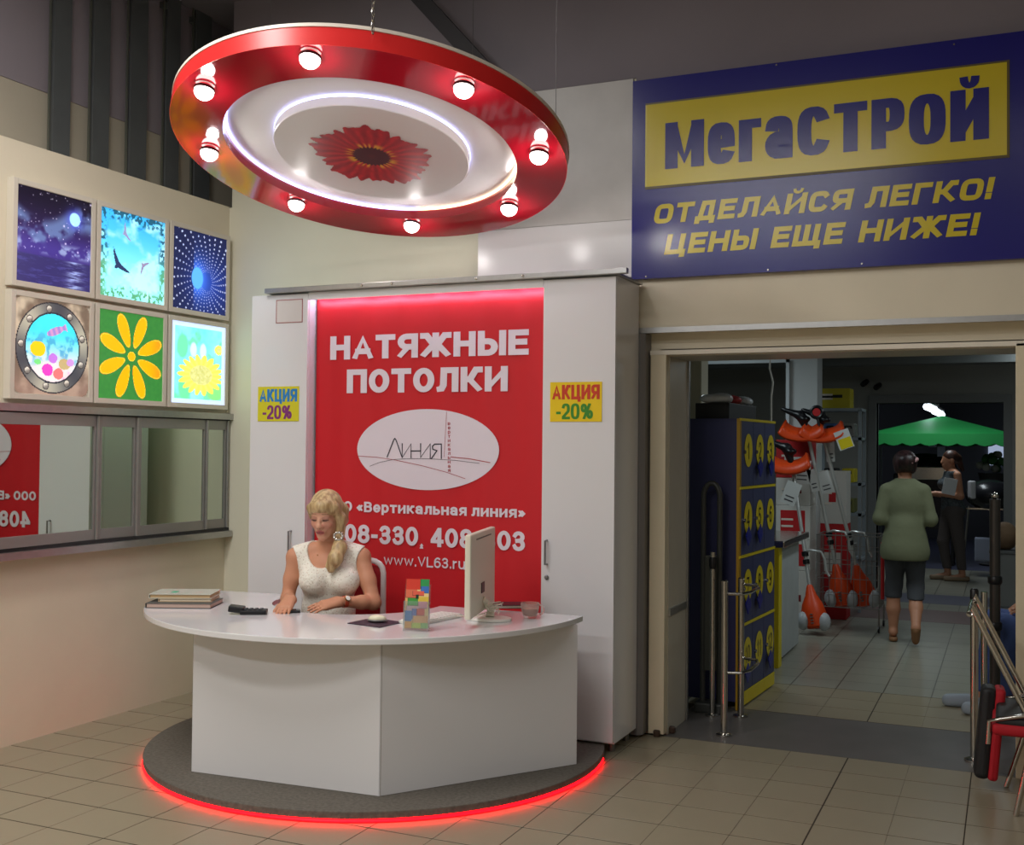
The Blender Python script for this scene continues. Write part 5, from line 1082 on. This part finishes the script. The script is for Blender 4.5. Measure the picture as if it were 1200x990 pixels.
# ------------------------------------------------------------------ wire cart
Yk = 10.3; cx0, cx1 = at(957, 700, 1, Yk)[0], at(1030, 700, 1, Yk)[0]; cz0, cz1 = at(990, 712, 1, Yk)[2], at(1000, 628, 1, Yk)[2]
ct = empty('wire_cart', ((cx0+cx1)/2, Yk+.2, 0), 'wire basket cart holding the orange grass trimmers', 'cart')
WI = M('wire_steel', (150, 146, 142), .4, metal=.7); y0_, y1_ = Yk, Yk+.42
def rod(m, a, b, r=.004): m.tube([a, b], r, 5)
for nm, pts in (('wire_side', [((cx0, y0_), (cx1, y0_))]), ('wire_side', [((cx0, y1_), (cx1, y1_))]), ('wire_side', [((cx0, y0_), (cx0, y1_))]), ('wire_side', [((cx1, y0_), (cx1, y1_))])):
    m = MB()
    for (a, b) in pts:
        n_ = max(3, int(math.hypot(b[0]-a[0], b[1]-a[1])/.05))
        for i in range(n_+1): x, y = a[0]+(b[0]-a[0])*i/n_, a[1]+(b[1]-a[1])*i/n_; rod(m, (x, y, cz0), (x, y, cz1), .0025)
        for j in range(6): z = cz0+(cz1-cz0)*j/5; rod(m, (*a, z), (*b, z), .005 if j in (0, 5) else .003)
    tag(m.build(nm, WI, ct), kind='stuff')
m = MB()
for i in range(9): x = cx0+(cx1-cx0)*i/8; rod(m, (x, y0_, cz0), (x, y1_, cz0), .003)
tag(m.build('wire_bottom', WI, ct), kind='stuff')
for x, y in ((cx0, y0_), (cx1, y0_), (cx0, y1_), (cx1, y1_)):
    MB().tube([(x, y, .03), (x, y, cz0)], .008, 8).build('leg', WI, ct); MB().lathe([(.028, -.008), (.03, 0), (.028, .008)], (x, y, .031), 14, frame_to((1, 0, 0))).build('castor', BLACK, ct)
MB().tube([(cx1+.03, y0_, .3), (cx1+.03, y0_, .8)], .016, 8).build('red_post', RC_, ct)

# ------------------------------------------------------------------ grass trimmers
ORG = M('trimmer_orange', (222, 72, 22), .4); GREYW = M('trimmer_grey', (176, 180, 184), .35); SHAFT = M('trimmer_shaft', (206, 208, 206), .3, metal=.5); CARD = M('price_card', (206, 208, 206), .5)
def trimmer(mp_, hp, label, cards, Ym, Yh, headpx, number=None):
    m0 = Vector(at(*mp_, 1, Ym)); h0 = Vector(at(*hp, 1, Yh)); ax = (h0-m0).normalized(); fr = frame_to(ax, (1, 0, 0)); e = empty('grass_trimmer', m0, label, 'trimmer', 'grass trimmers in the shop')
    MB().lathe([(.06, -.15), (.1, -.13), (.112, -.03), (.09, .06), (.05, .14), (.03, .21), (.019, .23)], m0, 16, fr).build('motor_cover', ORG, e, smooth=True)
    MB().ball(m0+fr @ Vector((0, 0, -.06))+Vector((-.085, -.06, -.02)), (.062, .066, .08), 14, 8).build('air_filter_cap', GREYW, e, smooth=True); MB().ball(m0+fr @ Vector((0, 0, -.06))+Vector((.09, -.04, -.02)), (.056, .066, .08), 14, 8).build('fuel_tank', GREYW, e, smooth=True)
    g = MB()
    for k in range(4): g.obox(m0+fr @ Vector((0, 0, -.09+.025*k))+Vector((0, -.095, 0)), (.1, .02, .008), fr)
    g.build('cooling_fins', M('fin_grey', (110, 108, 104), .5), e)
    MB().tube([m0+ax*.2, h0], .0165, 10).build('shaft', SHAFT, e, smooth=True)
    q = m0+ax*.52; sd = Vector((1, 0, 0)); MB().tube([q, q+sd*.05+Vector((0, -.04, .02)), q+sd*.15+Vector((0, -.06, .01)), q+sd*.18+Vector((0, -.06, -.05)), q+sd*.19+Vector((0, -.05, -.15)), q+sd*.22+Vector((0, -.05, -.2))], .011, 8).build('handle_bar', SHAFT, e, smooth=True)
    for s_ in (.5, .43): MB().lathe([(.03, -.02), (.03, .02)], m0+ax*s_, 12, fr).build('clamp', BLACK, e)
    hb = Vector(at(*headpx, 1, Yh)); pr_ = [C(V3(h0), V3(hb), .022, .045), C(V3(hb), V3(hb)+np.array((-.16, 0, .06)), .04, .018), E(V3(hb)+np.array((.04, 0, -.03)), (.05, .06, .03))]
    me, _ = sdf_mesh('head', pr_, .012, .02); wparent(link('gear_head', me, BLACK), e)
    gd = MB(); N_ = 14; gc = hb+Vector((.02, -.02, -.14))
    for j in range(2):
        for i in range(N_+1): t = math.pi*(1.05+.9*i/N_); gd.v.append(tuple(gc+Vector(((.17+.04*j)*math.cos(t), -.07 if j else .04, .10*math.sin(t)+(.0 if j else .11)))))
    gd.f = [(i, i+1, N_+2+i, N_+1+i) for i in range(N_)]; gd.mi = [0]*N_; o = gd.build('guard', ORG, e, smooth=True); o.modifiers.new('t', 'SOLIDIFY').thickness = .03
    for (cx_, cy_, w_, h_, a_) in cards:
        c_ = Vector(at(cx_, cy_, 1, Ym-.15)); m = MB(); m.obox(c_, (w_, .003, h_), Matrix.Rotation(a_, 3, 'Y')); cd = m.build('price_card', CARD, e)
        if number and (cx_, cy_) == cards[0][:2]:
            put_text('price', number, c_+Vector((-w_*.4, -.003, 0)), (1, 0, 0), (0, 0, 1), w_*.8, h_*.2, BLACK, cd, tx=.2, ty=.15)
        for k in range(2):
            m = MB(); m.obox(c_+Matrix.Rotation(a_, 3, 'Y') @ Vector((0, -.0025, -h_*(.15+.17*k))), (w_*.6, .001, h_*.05), Matrix.Rotation(a_, 3, 'Y')); wparent(m.build('print_line', M('print_grey', (70, 70, 76), .6)), cd)
    return e
trimmer((953, 716), (929, 548), 'front grass trimmer standing motor down on the floor', [(927, 578, .13, .2, .35)], 10.0, 10.2, (922, 525))
trimmer((985, 690), (946, 505), 'left grass trimmer in the wire cart with black cutting head on top', [(940, 553, .15, .21, .05), (953, 563, .07, .2, -.25)], 10.42, 10.3, (938, 487), '12499')
trimmer((1010, 690), (962, 500), 'right grass trimmer in the wire cart with small wheel on top', [(973, 528, .075, .2, -.05), (967, 565, .11, .2, -.3)], 10.5, 10.3, (962, 488))
p = Vector(at(957, 483, 1, 10.25)); e = empty('trimmer_wheel', p, 'small red and black wheel at the top of trimmer display', 'wheel'); MB().tube([p+Vector((.05*math.cos(t), 0, .05*math.sin(t))) for t in np.linspace(0, 2*math.pi, 21)[:-1]], .015, 8, closed=True).build('tyre', BLACK, e, smooth=True); MB().lathe([(.035, -.012), (.038, 0), (.035, .012)], p, 16, frame_to((0, -1, 0))).build('hub', RC_, e, smooth=True); MB().tube([p, p+Vector((.02, 0, -.12))], .012, 8).build('fork', BLACK, e)
p = Vector(at(989, 515, 1, 10.2)); e = empty('hang_tag', p, 'yellow and white card tag hanging beside the trimmer guards', 'tag'); m = MB(); m.obox(p, (.13, .004, .17), Matrix.Rotation(-.35, 3, 'Y')); m.build('card', CARD, e); m = MB(); m.obox(p+Vector((.015, -.003, -.03)), (.11, .002, .09), Matrix.Rotation(-.35, 3, 'Y')); m.build('yellow_print', LYE, e)
carton('carton', (at(975, 475, 1, 11.6)[0], 11.70, 2.021), (.36, .3, .2), 0, M('carton_yellow', (190, 176, 40), .6), 'dark yellow carton high up behind the trimmer heads', 'box', (BLACK, .6, .15, .6))

# ------------------------------------------------------------------ garden corner seen through the far doorway
tx0, tx1 = at(1016, 508, 1, 16.0)[0], at(1188, 508, 1, 16.0)[0]; tz = at(1100, 508, 1, 16.0)[2]; tp = Vector(at(1104, 486, 1, 17.2)); tl = (tx1-tx0)
tn = empty('garden_tent', ((tx0+tx1)/2, 17.2, 0), 'green pavilion tent with scalloped edge in the far garden room', 'tent'); GRN = M('tent_green', (36, 150, 74), .6)
cs = [(tx0, 16.0), (tx1, 16.0), (tx1, 16.0+tl), (tx0, 16.0+tl)]; ap = ((tx0+tx1)/2, 16.0+tl/2, at(1104, 487, 1, 16.0+tl/2)[2])
for k in range(4):
    a, b = cs[k], cs[(k+1) % 4]; m = MB(); m.add([(*a, tz), (*b, tz), ap], [(0, 1, 2)]); o = m.build('roof_panel', GRN, tn); o.modifiers.new('t', 'SOLIDIFY').thickness = .006
    m = MB(); n_ = 32
    for i in range(n_+1): x, y = a[0]+(b[0]-a[0])*i/n_, a[1]+(b[1]-a[1])*i/n_; m.v += [(x, y, tz), (x, y, tz-.13-.035*abs(math.sin(math.pi*i/4)))]
    m.f = [(2*i, 2*i+1, 2*i+3, 2*i+2) for i in range(n_)]; m.mi = [0]*n_; o = m.build('valance', GRN, tn); o.modifiers.new('t', 'SOLIDIFY').thickness = .005
    MB().tube([(a[0], a[1], 0), (a[0], a[1], tz)], .02, 8).build('leg', M('tent_pole', (150, 160, 160), .4, metal=.4), tn)
for k, (px, py) in enumerate(((1093, 518), (1103, 529))):
    p = at(px, py, 1, 16.4); e = empty('hang_card', p, '%s pale price card hanging under the green tent' % ('left' if k == 0 else 'right, lower'), 'card', 'price cards under the tent'); bx('card', (p[0]-.05, 16.4, p[2]-.07), (p[0]+.05, 16.404, p[2]+.07), M('card_pale', (170, 180, 206), .5), e); MB().tube([(p[0], 16.402, p[2]+.07), (p[0], 16.402, tz)], .002, 4).build('string', BLACK, e)
ZL = 2.22; q0 = at(1092, 480, 2, ZL)
tb = empty('tube_light', (q0[0], q0[1], ZL), 'pair of lit tube lights on the ceiling of the garden room', 'lamp'); TL = M('tube_lit', (226, 240, 255), .4, emit=5)
for k in range(2):
    a, b = at(1086+k*9, 476.5+k*5.5, 2, ZL), at(1096+k*8, 481+k*5, 2, ZL); MB().tube([(a[0], a[1], ZL), (b[0], b[1], ZL)], .05, 8).build('tube', TL, tb)
    m = MB(); m.tube([(a[0], a[1], ZL+.07), (b[0], b[1], ZL+.07)], .04, 6); m.build('casing', WHITEP, tb)
    bx('rod', ((a[0]+b[0])/2-.01, (a[1]+b[1])/2-.01, ZL+.09), ((a[0]+b[0])/2+.01, (a[1]+b[1])/2+.01, 2.948), WHITEP, tb)
area_light('garden_luminaire', (tp.x, 15.0, 2.85), (.3, 1.2), 22, (.85, .95, 1))
# garden stock
p = Vector(at(1085, 600, 1, 17.0)); gr = empty('barbecue', (p.x, 17.0, 0), 'dark barbecue with silver hood under the green tent', 'barbecue')
MB().ball((p.x, 17.0, 1.35), (.42, .3, .22), 20, 10).build('hood', M('grill_black', (30, 30, 34), .25), gr, smooth=True); bx('front_plate', (p.x-.25, 16.68, 1.2), (p.x+.3, 16.72, 1.38), CHROME, gr, .01); bx('body', (p.x-.42, 16.75, .5), (p.x+.42, 17.25, 1.28), MATS['grill_black'], gr, .02)
for sx in (-1, 1):
    for sy in (-1, 1): bx('leg', (p.x+.36*sx-.02, 17+.2*sy-.02, 0), (p.x+.36*sx+.02, 17+.2*sy+.02, .5), MATS['grill_black'], gr)
p = Vector(at(1160, 600, 1, 15.6)); gr2 = empty('barbecue', (p.x, 15.6, 0), 'black kettle barbecue on a trolley right of the far woman', 'barbecue')
MB().ball((p.x, 15.6, 1.05), (.3, .25, .2), 18, 10).build('kettle', MATS['grill_black'], gr2, smooth=True); bx('side_shelf', (p.x-.35, 15.5, .86), (p.x+.4, 15.75, .88), CHROME, gr2)
for sx in (-1, 1): MB().tube([(p.x+.25*sx, 15.6, .9), (p.x+.33*sx, 15.6, 0)], .015, 8).build('leg', CHROME, gr2); MB().lathe([(.06, -.02), (.07, 0), (.06, .02)], (p.x+.33*sx, 15.6, .07), 14, frame_to((1, 0, 0))).build('wheel', BLACK, gr2)
bx('gas_box', (p.x-.18, 15.5, .2), (p.x+.02, 15.7, .5), M('pale_can', (150, 156, 176), .5), gr2, .02)
p = Vector(at(1164, 545, 1, 17.2)); fl = empty('flower_stand', (p.x, 17.2, 0), 'stand of red and white artificial flowers in the far room', 'flowers')
MB().lathe([(.18, 0), (.2, .02), (.03, .06), (.03, 1.0), (.16, 1.05), (.2, 1.3)], (p.x, 17.2, 0), 14).build('stand', M('stand_dark', (60, 60, 60), .6), fl, smooth=True)
for k in range(16):
    a = k*2.4; r_ = .05+.16*((k*37) % 10)/10; c_ = (p.x+r_*math.cos(a), 17.2+r_*math.sin(a), 1.36+.22*((k*53) % 10)/10); MB().ball(c_, .055, 8, 6).build('blossom' if k % 3 else 'leaf_tuft', M(('bloom_red', 'bloom_white', 'leaf_green')[k % 3 if k % 3 else 2], ((180, 50, 60), (190, 190, 180), (60, 120, 60))[k % 3 if k % 3 else 2], .6), fl, smooth=True)
w_ = MB().box((at(1158, 520, 1, 21.8)[0], 21.86, at(1165, 545, 1, 21.8)[2]), (at(1180, 520, 1, 21.8)[0], 21.89, at(1165, 514, 1, 21.8)[2])).build('window_1', M('far_daylight', (190, 206, 236), .5, emit=.55)); tag(w_, kind='structure')
p = Vector(at(1175, 660, 1, 12.6)); e = empty('stock_crate', (p.x+.1, 12.8, 0), 'grey crate with brown sacks beside the right edge of passage', 'crate'); bx('box', (p.x-.12, 12.6, 0), (p.x+.4, 13.0, .55), M('crate_grey', (120, 122, 120), .6), e, .01); bx('lid', (p.x-.13, 12.59, .55), (p.x+.41, 13.01, .58), M('crate_lid', (96, 98, 98), .6), e, .006)
for k in range(2): me, _ = sdf_mesh('sack', [E((p.x+.02+.27*k, 12.8, .72), (.13, .15, .15))], .02, .02, clip=lambda P: .585-P[..., 2]); tag(link('sack', me, M('sack_brown', (120, 96, 72), .8, bump=.3, bscale=30)), ('left' if k == 0 else 'right')+' brown sack on the grey crate near far doorway', 'sack', 'sacks on the crate')
# small cameras on the far wall
for k, (px, py) in enumerate(((1013, 449), (1028, 453))):
    p = Vector(at(px, py, 1, YW2-.12)); e = empty('camera_unit', p, '%s black surveillance camera on the wall above the far doorway' % ('left' if k == 0 else 'right'), 'camera', 'wall cameras'); bx('bracket', (p.x-.015, YW2-.1, p.z-.01), (p.x+.015, YW2, p.z+.02), BLACK, e); MB().lathe([(.03, -.07), (.035, .0), (.03, .05)], p, 12, frame_to((-.3, -1, -.4))).build('housing', BLACK, e, smooth=True)

# ------------------------------------------------------------------ chairs at the right edge: one upturned on the other
SEATR = M('chair_red', (176, 18, 34), .7, bump=.2, bscale=300); SEATB = M('chair_black', (30, 30, 32), .6)
fc = empty('folding_chair', (.15, 5.62, 0), 'red and black padded folding chair with chrome tubes at the right edge', 'chair')
X0c = at(1164, 840, 1, 5.60)[0]; zs1, zs0 = at(1180, 820, 1, 5.80)[2], at(1180, 858, 1, 5.50)[2]
def pad(nm, lo, hi, mat): MB().box(lo, hi).build(nm, mat, fc, smooth=True, bevel=.025, bseg=4)
pad('seat_top', (X0c+.01, 5.42, zs1-.05), (X0c+.5, 5.88, zs1), SEATB); pad('seat', (X0c-.005, 5.41, zs0), (X0c+.5, 5.885, zs1-.03), SEATR)
pc = Vector(at(1160, 856, 1, 5.80)); zp0, zp1 = at(1160, 911, 1, 5.80)[2], at(1160, 803, 1, 5.80)[2]
for nm, dx0, dx1, mm in (('footrest_shell', -.056, .014, SEATB), ('footrest', .004, .05, SEATR)):
    me = MB().box((dx0, -.07, zp0-pc.z), (dx1, .07, zp1-pc.z)).mesh(nm, bevel=.035, bseg=5, smooth=True); me.transform(Matrix.Translation(pc) @ Matrix.Rotation(math.radians(5), 4, 'Y') @ Matrix.Rotation(math.radians(4), 4, 'Z')); wparent(link(nm, me, mm), fc)
for dy in (-.02, .42):
    y = 5.44+dy; tp_ = at(1138, 704, 1, 5.72)
    MB().tube([(tp_[0], y+.06, tp_[2]-.03), (tp_[0]+.01, y+.06, tp_[2]), (tp_[0]+.03, y+.06, tp_[2]-.04), (X0c+.13, y+.02, zs1+.03), (X0c+.19, y, zs0+.05), (X0c+.3, y, zs0+.02), (X0c+.5, y, zs0+.02)], .0135, 10).build('handle_tube', CHROME, fc, smooth=True)
    MB().tube([(X0c-.02, y, zs0-.04), (X0c-.015, y, zs0+.06), (X0c+.03, y, zs1-.01), (X0c+.12, y, zs1+.012), (X0c+.5, y, zs1+.015)], .010, 10).build('edge_tube', CHROME, fc, smooth=True)
    MB().tube([(X0c+.17, y+.01, zs0+.04), (at(1179, 924, 2, 0)[0]+(0 if dy > 0 else .04), y+.01, .004)], .0125, 10).build('leg', CHROME, fc, smooth=True)
    MB().tube([(X0c+.38, y+.01, zs0+.04), (X0c+.55, y+.01, .004)], .0125, 10).build('leg', CHROME, fc, smooth=True)
MB().tube([(at(1138, 704, 1, 5.72)[0], 5.48, at(1138, 704, 1, 5.72)[2]-.03), (at(1138, 704, 1, 5.72)[0], 5.92, at(1138, 704, 1, 5.72)[2]-.03)], .0135, 10).build('handle_grip', CHROME, fc, smooth=True)

# ------------------------------------------------------------------ people in the shop
def rig(origin, yaw):
    c_, s_ = math.cos(yaw), math.sin(yaw)     # local x = right, y = forward
    R_ = np.array([[c_, -s_, 0], [s_, c_, 0], [0, 0, 1]]); o_ = np.array((*origin, 0.))
    return (lambda x, y, z: o_+R_@np.array((x, y, z))), R_
def build_person(label, origin, yaw, P_, h=.011):
    L_, R_ = rig(origin, yaw); e = empty('person', (*origin, 0), label, 'person')
    for nm, prims, mat, k, clip in P_(L_, R_):
        me, _ = sdf_mesh(nm, prims, h if nm != 'body' else .009, k, clip=clip); wparent(link(nm, me, mat), e)
    return e
SK2 = M('skin_plain', (190, 134, 104), .5)
def std_head(L_, R_, z, y=0., x=0., turn=0.):
    c_, s_ = math.cos(turn), math.sin(turn); Rt = R_@np.array([[c_, -s_, 0], [s_, c_, 0], [0, 0, 1]]); b = L_(x, y, z); g = lambda a, bb, c: b+Rt@np.array((a, bb, c))
    return [E(g(0, -.01, .03), (.074, .092, .085), Rt), E(g(0, .02, -.03), (.06, .064, .082), Rt), C(g(0, .08, 0), g(0, .1, -.03), .009, .013), E(g(0, .055, -.095), (.028, .024, .02), Rt), E(g(0, .076, -.068), (.022, .012, .009), Rt), E(g(.074, -.01, -.01), (.01, .02, .03), Rt), E(g(-.074, -.01, -.01), (.01, .02, .03), Rt)], g
def woman_back(L_, R_):
    hd, g = std_head(L_, R_, 1.47, .02)
    tor = [E(L_(0, 0, 1.17), (.145, .1, .2), R_), E(L_(0, 0, .98), (.14, .105, .16), R_), E(L_(0, -.01, .86), (.165, .13, .15), R_), C(L_(-.12, 0, 1.27), L_(0, 0, 1.33), .045, .05), C(L_(.12, 0, 1.27), L_(0, 0, 1.33), .045, .05)]
    aR = chain([L_(.15, 0, 1.265), L_(.2, -.03, 1.03), L_(.16, .2, 1.02)], [.042, .036, .027]); aL = chain([L_(-.15, 0, 1.265), L_(-.2, -.03, 1.03), L_(-.13, .2, 1.06)], [.042, .036, .027])
    hands = hand(L_(.16, .2, 1.02), R_@np.array((-.3, 1, .1)), (0, 0, 1), -1, .5)+hand(L_(-.13, .2, 1.06), R_@np.array((.3, 1, .1)), (0, 0, 1), 1, .5)
    lR = chain([L_(.08, 0, .84), L_(.085, .02, .47)], [.085, .055]); cR = chain([L_(.085, .02, .47), L_(.085, -.1, .3), L_(.08, -.24, .16)], [.058, .052, .034])
    lL = chain([L_(-.08, 0, .84), L_(-.08, .06, .47)], [.085, .055]); cL = chain([L_(-.09, .06, .47), L_(-.09, .04, .27), L_(-.09, .05, .09)], [.058, .054, .034])
    fR = chain([L_(.08, -.24, .15), L_(.08, -.19, .05)], [.034, .026]); fL = chain([L_(-.09, .03, .07), L_(-.09, .2, .04)], [.036, .026])
    neck_ = [C(L_(0, 0, 1.33), g(0, -.01, -.06), .055, .05)]
    yield 'body', hd+neck_+tor+aR+aL+hands+lR+lL+cR+cL+fR+fL, SK2, .025, None
    yield 'tunic', grow(tor+[C(L_(0, 0, .95), L_(0, -.02, .74), .13, .15), E(L_(0, -.02, .76), (.185, .15, .16), R_)]+chain([L_(.15, 0, 1.265), L_(.2, -.03, 1.03), L_(.2, .1, 1.03)], [.043, .041, .035])+chain([L_(-.15, 0, 1.265), L_(-.2, -.03, 1.03), L_(-.185, .1, 1.05)], [.043, .041, .035]), .014), M('olive_tunic', (118, 122, 94), .85, bump=.4, bscale=14), .03, lambda P: np.maximum(P[..., 2]-1.37, .69-P[..., 2])
    yield 'capri_trousers', grow(lR+lL+cR[:1]+cL[:1], .013), M('dark_capri', (66, 68, 72), .85), .02, lambda P: np.maximum(P[..., 2]-.82, .36-P[..., 2])
    yield 'hair', [E(g(0, -.02, .04), (.1, .11, .1), R_), E(g(.02, -.1, .05), (.075, .06, .065), R_), E(g(-.06, -.06, .0), (.03, .05, .06), R_), E(g(.06, -.06, .0), (.03, .05, .06), R_)], hair_mat('dark_hair', (24, 16, 18), (58, 34, 34)), .02, None
    yield 'hair_clip', [C(g(.045, -.135, .035), g(.085, -.11, .06), .02, .022)], M('clip_pink', (206, 160, 160), .3), .01, None
    yield 'sandal', grow(fR, .006)[:1]+[C(L_(.08, -.27, .13), L_(.08, -.20, .03), .018, .018)], M('sandal_tan', (140, 100, 66), .6), .015, None
    yield 'sandal', grow([C(L_(-.09, -.02, .02), L_(-.09, .21, .02), .034, .030)], .002), MATS['sandal_tan'], .015, lambda P: np.maximum(P[..., 2]-.035, .002-P[..., 2])
build_person('woman in olive tunic and dark capri trousers walking away in the shop', (-.80, 9.95), YAW*.25, woman_back)
def woman_side(L_, R_):
    hd, g = std_head(L_, R_, 1.49, .03)
    tor = [E(L_(0, 0, 1.2), (.16, .1, .2), R_), E(L_(0, .01, 1.0), (.14, .1, .14), R_), E(L_(0, -.02, .88), (.17, .13, .13), R_), E(L_(.06, .09, 1.19), (.06, .055, .06), R_), E(L_(-.06, .09, 1.19), (.06, .055, .06), R_), C(L_(-.12, 0, 1.33), L_(.12, 0, 1.33), .05)]
    aR = chain([L_(.18, -.01, 1.31), L_(.2, -.06, 1.05), L_(.13, .2, 1.06)], [.046, .04, .028]); aL = chain([L_(-.18, -.01, 1.31), L_(-.2, -.04, 1.05), L_(-.1, .22, 1.08)], [.046, .04, .028])
    hands = hand(L_(.13, .2, 1.06), R_@np.array((-.2, 1, 0)), (0, 0, 1), -1, .4)+hand(L_(-.1, .22, 1.08), R_@np.array((.2, 1, 0)), (0, 0, 1), 1, .4)
    lg = chain([L_(.085, 0, .86), L_(.085, .08, .48), L_(.085, .02, .09)], [.09, .058, .038])+chain([L_(-.085, 0, .86), L_(-.085, -.06, .48), L_(-.085, -.1, .09)], [.09, .058, .038])
    ft = chain([L_(.085, .02, .06), L_(.085, .17, .035)], [.036, .028])+chain([L_(-.085, -.1, .06), L_(-.085, .05, .035)], [.036, .028])
    yield 'body', hd+[C(L_(0, 0, 1.35), g(0, -.01, -.06), .052, .048)]+tor+aR+aL+hands+lg+ft, SK2, .025, None
    yield 'tank_top', grow(tor, .012), M('patterned_top', (78, 84, 88), .8, var=.5, vscale=40), .03, lambda P: np.maximum(P[..., 2]-1.355, .86-P[..., 2])
    yield 'trousers', grow(lg+[E(L_(0, -.02, .88), (.17, .13, .12), R_)], .012), M('grey_trousers', (88, 80, 78), .85), .02, lambda P: np.maximum(P[..., 2]-.93, .14-P[..., 2])
    yield 'hair', [E(g(0, -.02, .04), (.083, .1, .088), R_), C(g(0, -.1, .03), g(0, -.16, -.12), .045, .025), C(g(0, -.07, .0), g(0, -.11, .02), .05, .04)], MATS.get('hb') or hair_mat('brown_hair', (40, 24, 20), (84, 52, 40)), .02, None
    for s_, y in ((.085, .02), (-.085, -.1)): yield 'shoe', [C(L_(s_, y-.05, .03), L_(s_, y+.19, .03), .042, .036)], M('beige_shoe', (150, 128, 104), .6), .015, lambda P: np.maximum(P[..., 2]-.06, .002-P[..., 2])
build_person('far woman in dark patterned top and grey trousers standing in profile', (-.65, 14.95), math.radians(110), woman_side)
Lw = rig((-.65, 14.95), math.radians(110))[0]; R_ = rotz(math.radians(110))
e = empty('paper_sheaf', tuple(Lw(-.16, .06, 1.1)), 'white papers tucked under the arm of the far woman', 'papers')
m = MB(); m.obox(Lw(-.235, .10, 1.17), (.012, .16, .2), R_ @ Matrix.Rotation(.2, 3, 'X')); m.build('sheaf', M('bag_white', (226, 226, 226), .6), e, bevel=.003); m = MB(); m.obox(Lw(-.12, -.2, 1.13), (.12, .07, .22), R_); m.build('pouch', M('bag_flap', (206, 206, 210), .6), e, bevel=.02)
def man_seated(L_, R_):
    hd, g = std_head(L_, R_, 1.16, .03)
    tor = [E(L_(0, 0, .9), (.19, .12, .2), R_), E(L_(0, 0, .68), (.17, .13, .18), R_), E(L_(0, 0, .54), (.19, .15, .12), R_), C(L_(-.16, 0, 1.0), L_(.16, 0, 1.0), .055)]
    arms_ = chain([L_(.21, 0, 1.0), L_(.24, .02, .74), L_(.14, .26, .66)], [.05, .043, .03])+chain([L_(-.21, 0, 1.0), L_(-.24, .02, .74), L_(-.12, .28, .66)], [.05, .043, .03])
    hands = hand(L_(.14, .26, .66), R_@np.array((-.3, 1, -.2)), (0, 0, 1), -1, .4)+hand(L_(-.12, .28, .66), R_@np.array((.3, 1, -.2)), (0, 0, 1), 1, .4)
    lg = chain([L_(.1, .02, .5), L_(.12, .46, .54), L_(.1, .54, .1)], [.09, .068, .045])+chain([L_(-.1, .02, .5), L_(-.11, .44, .54), L_(-.1, .44, .1)], [.09, .068, .045])
    ft = chain([L_(.1, .54, .06), L_(.1, .70, .04)], [.04, .03])+chain([L_(-.1, .44, .06), L_(-.1, .6, .04)], [.04, .03])
    yield 'body', hd+[C(L_(0, 0, 1.02), g(0, -.01, -.06), .06, .055)]+tor+arms_+hands+lg+ft, SK2, .025, None
    yield 'shirt', grow(tor+chain([L_(.21, 0, 1.0), L_(.235, .015, .82)], [.053, .053])+chain([L_(-.21, 0, 1.0), L_(-.235, .015, .82)], [.053, .053]), .013), M('shirt_grey', (110, 112, 118), .85), .03, lambda P: np.maximum(P[..., 2]-1.05, .52-P[..., 2])
    yield 'jeans', grow(lg+[E(L_(0, 0, .54), (.19, .15, .1), R_)], .014), M('blue_jeans', (66, 84, 136), .85, var=.2, vscale=10), .02, lambda P: np.maximum(P[..., 2]-.64, .11-P[..., 2])
    yield 'hair', [E(g(0, -.02, .045), (.082, .098, .085), R_)], MATS.get('dh') or hair_mat('short_dark_hair', (26, 20, 18), (56, 42, 36)), .02, None
    for s_, y in ((.1, .54), (-.1, .44)): yield 'shoe', [C(L_(s_, y-.05, .045), L_(s_, y+.2, .035), .05, .042), C(L_(s_, y-.03, .09), L_(s_, y, .08), .042)], M('pale_sneaker', (150, 160, 172), .6), .015, lambda P: np.maximum(P[..., 2]-.115, .002-P[..., 2])
build_person('person in blue jeans and pale sneakers sitting behind right passage edge', (.40, 7.56), math.radians(96), man_seated)
st = empty('stool', (.40, 7.56, 0), 'low black stool under the person in blue jeans', 'stool'); MB().lathe([(.19, .36), (.2, .38), (.2, .405), (.17, .415)], (.40, 7.56, 0), 20).build('seat', SEATB, st, smooth=True)
for k in range(4): a = math.pi/4+k*math.pi/2; MB().tube([(.40+.14*math.cos(a), 7.56+.14*math.sin(a), .37), (.40+.19*math.cos(a), 7.56+.19*math.sin(a), 0)], .012, 8).build('leg', CHROME, st)
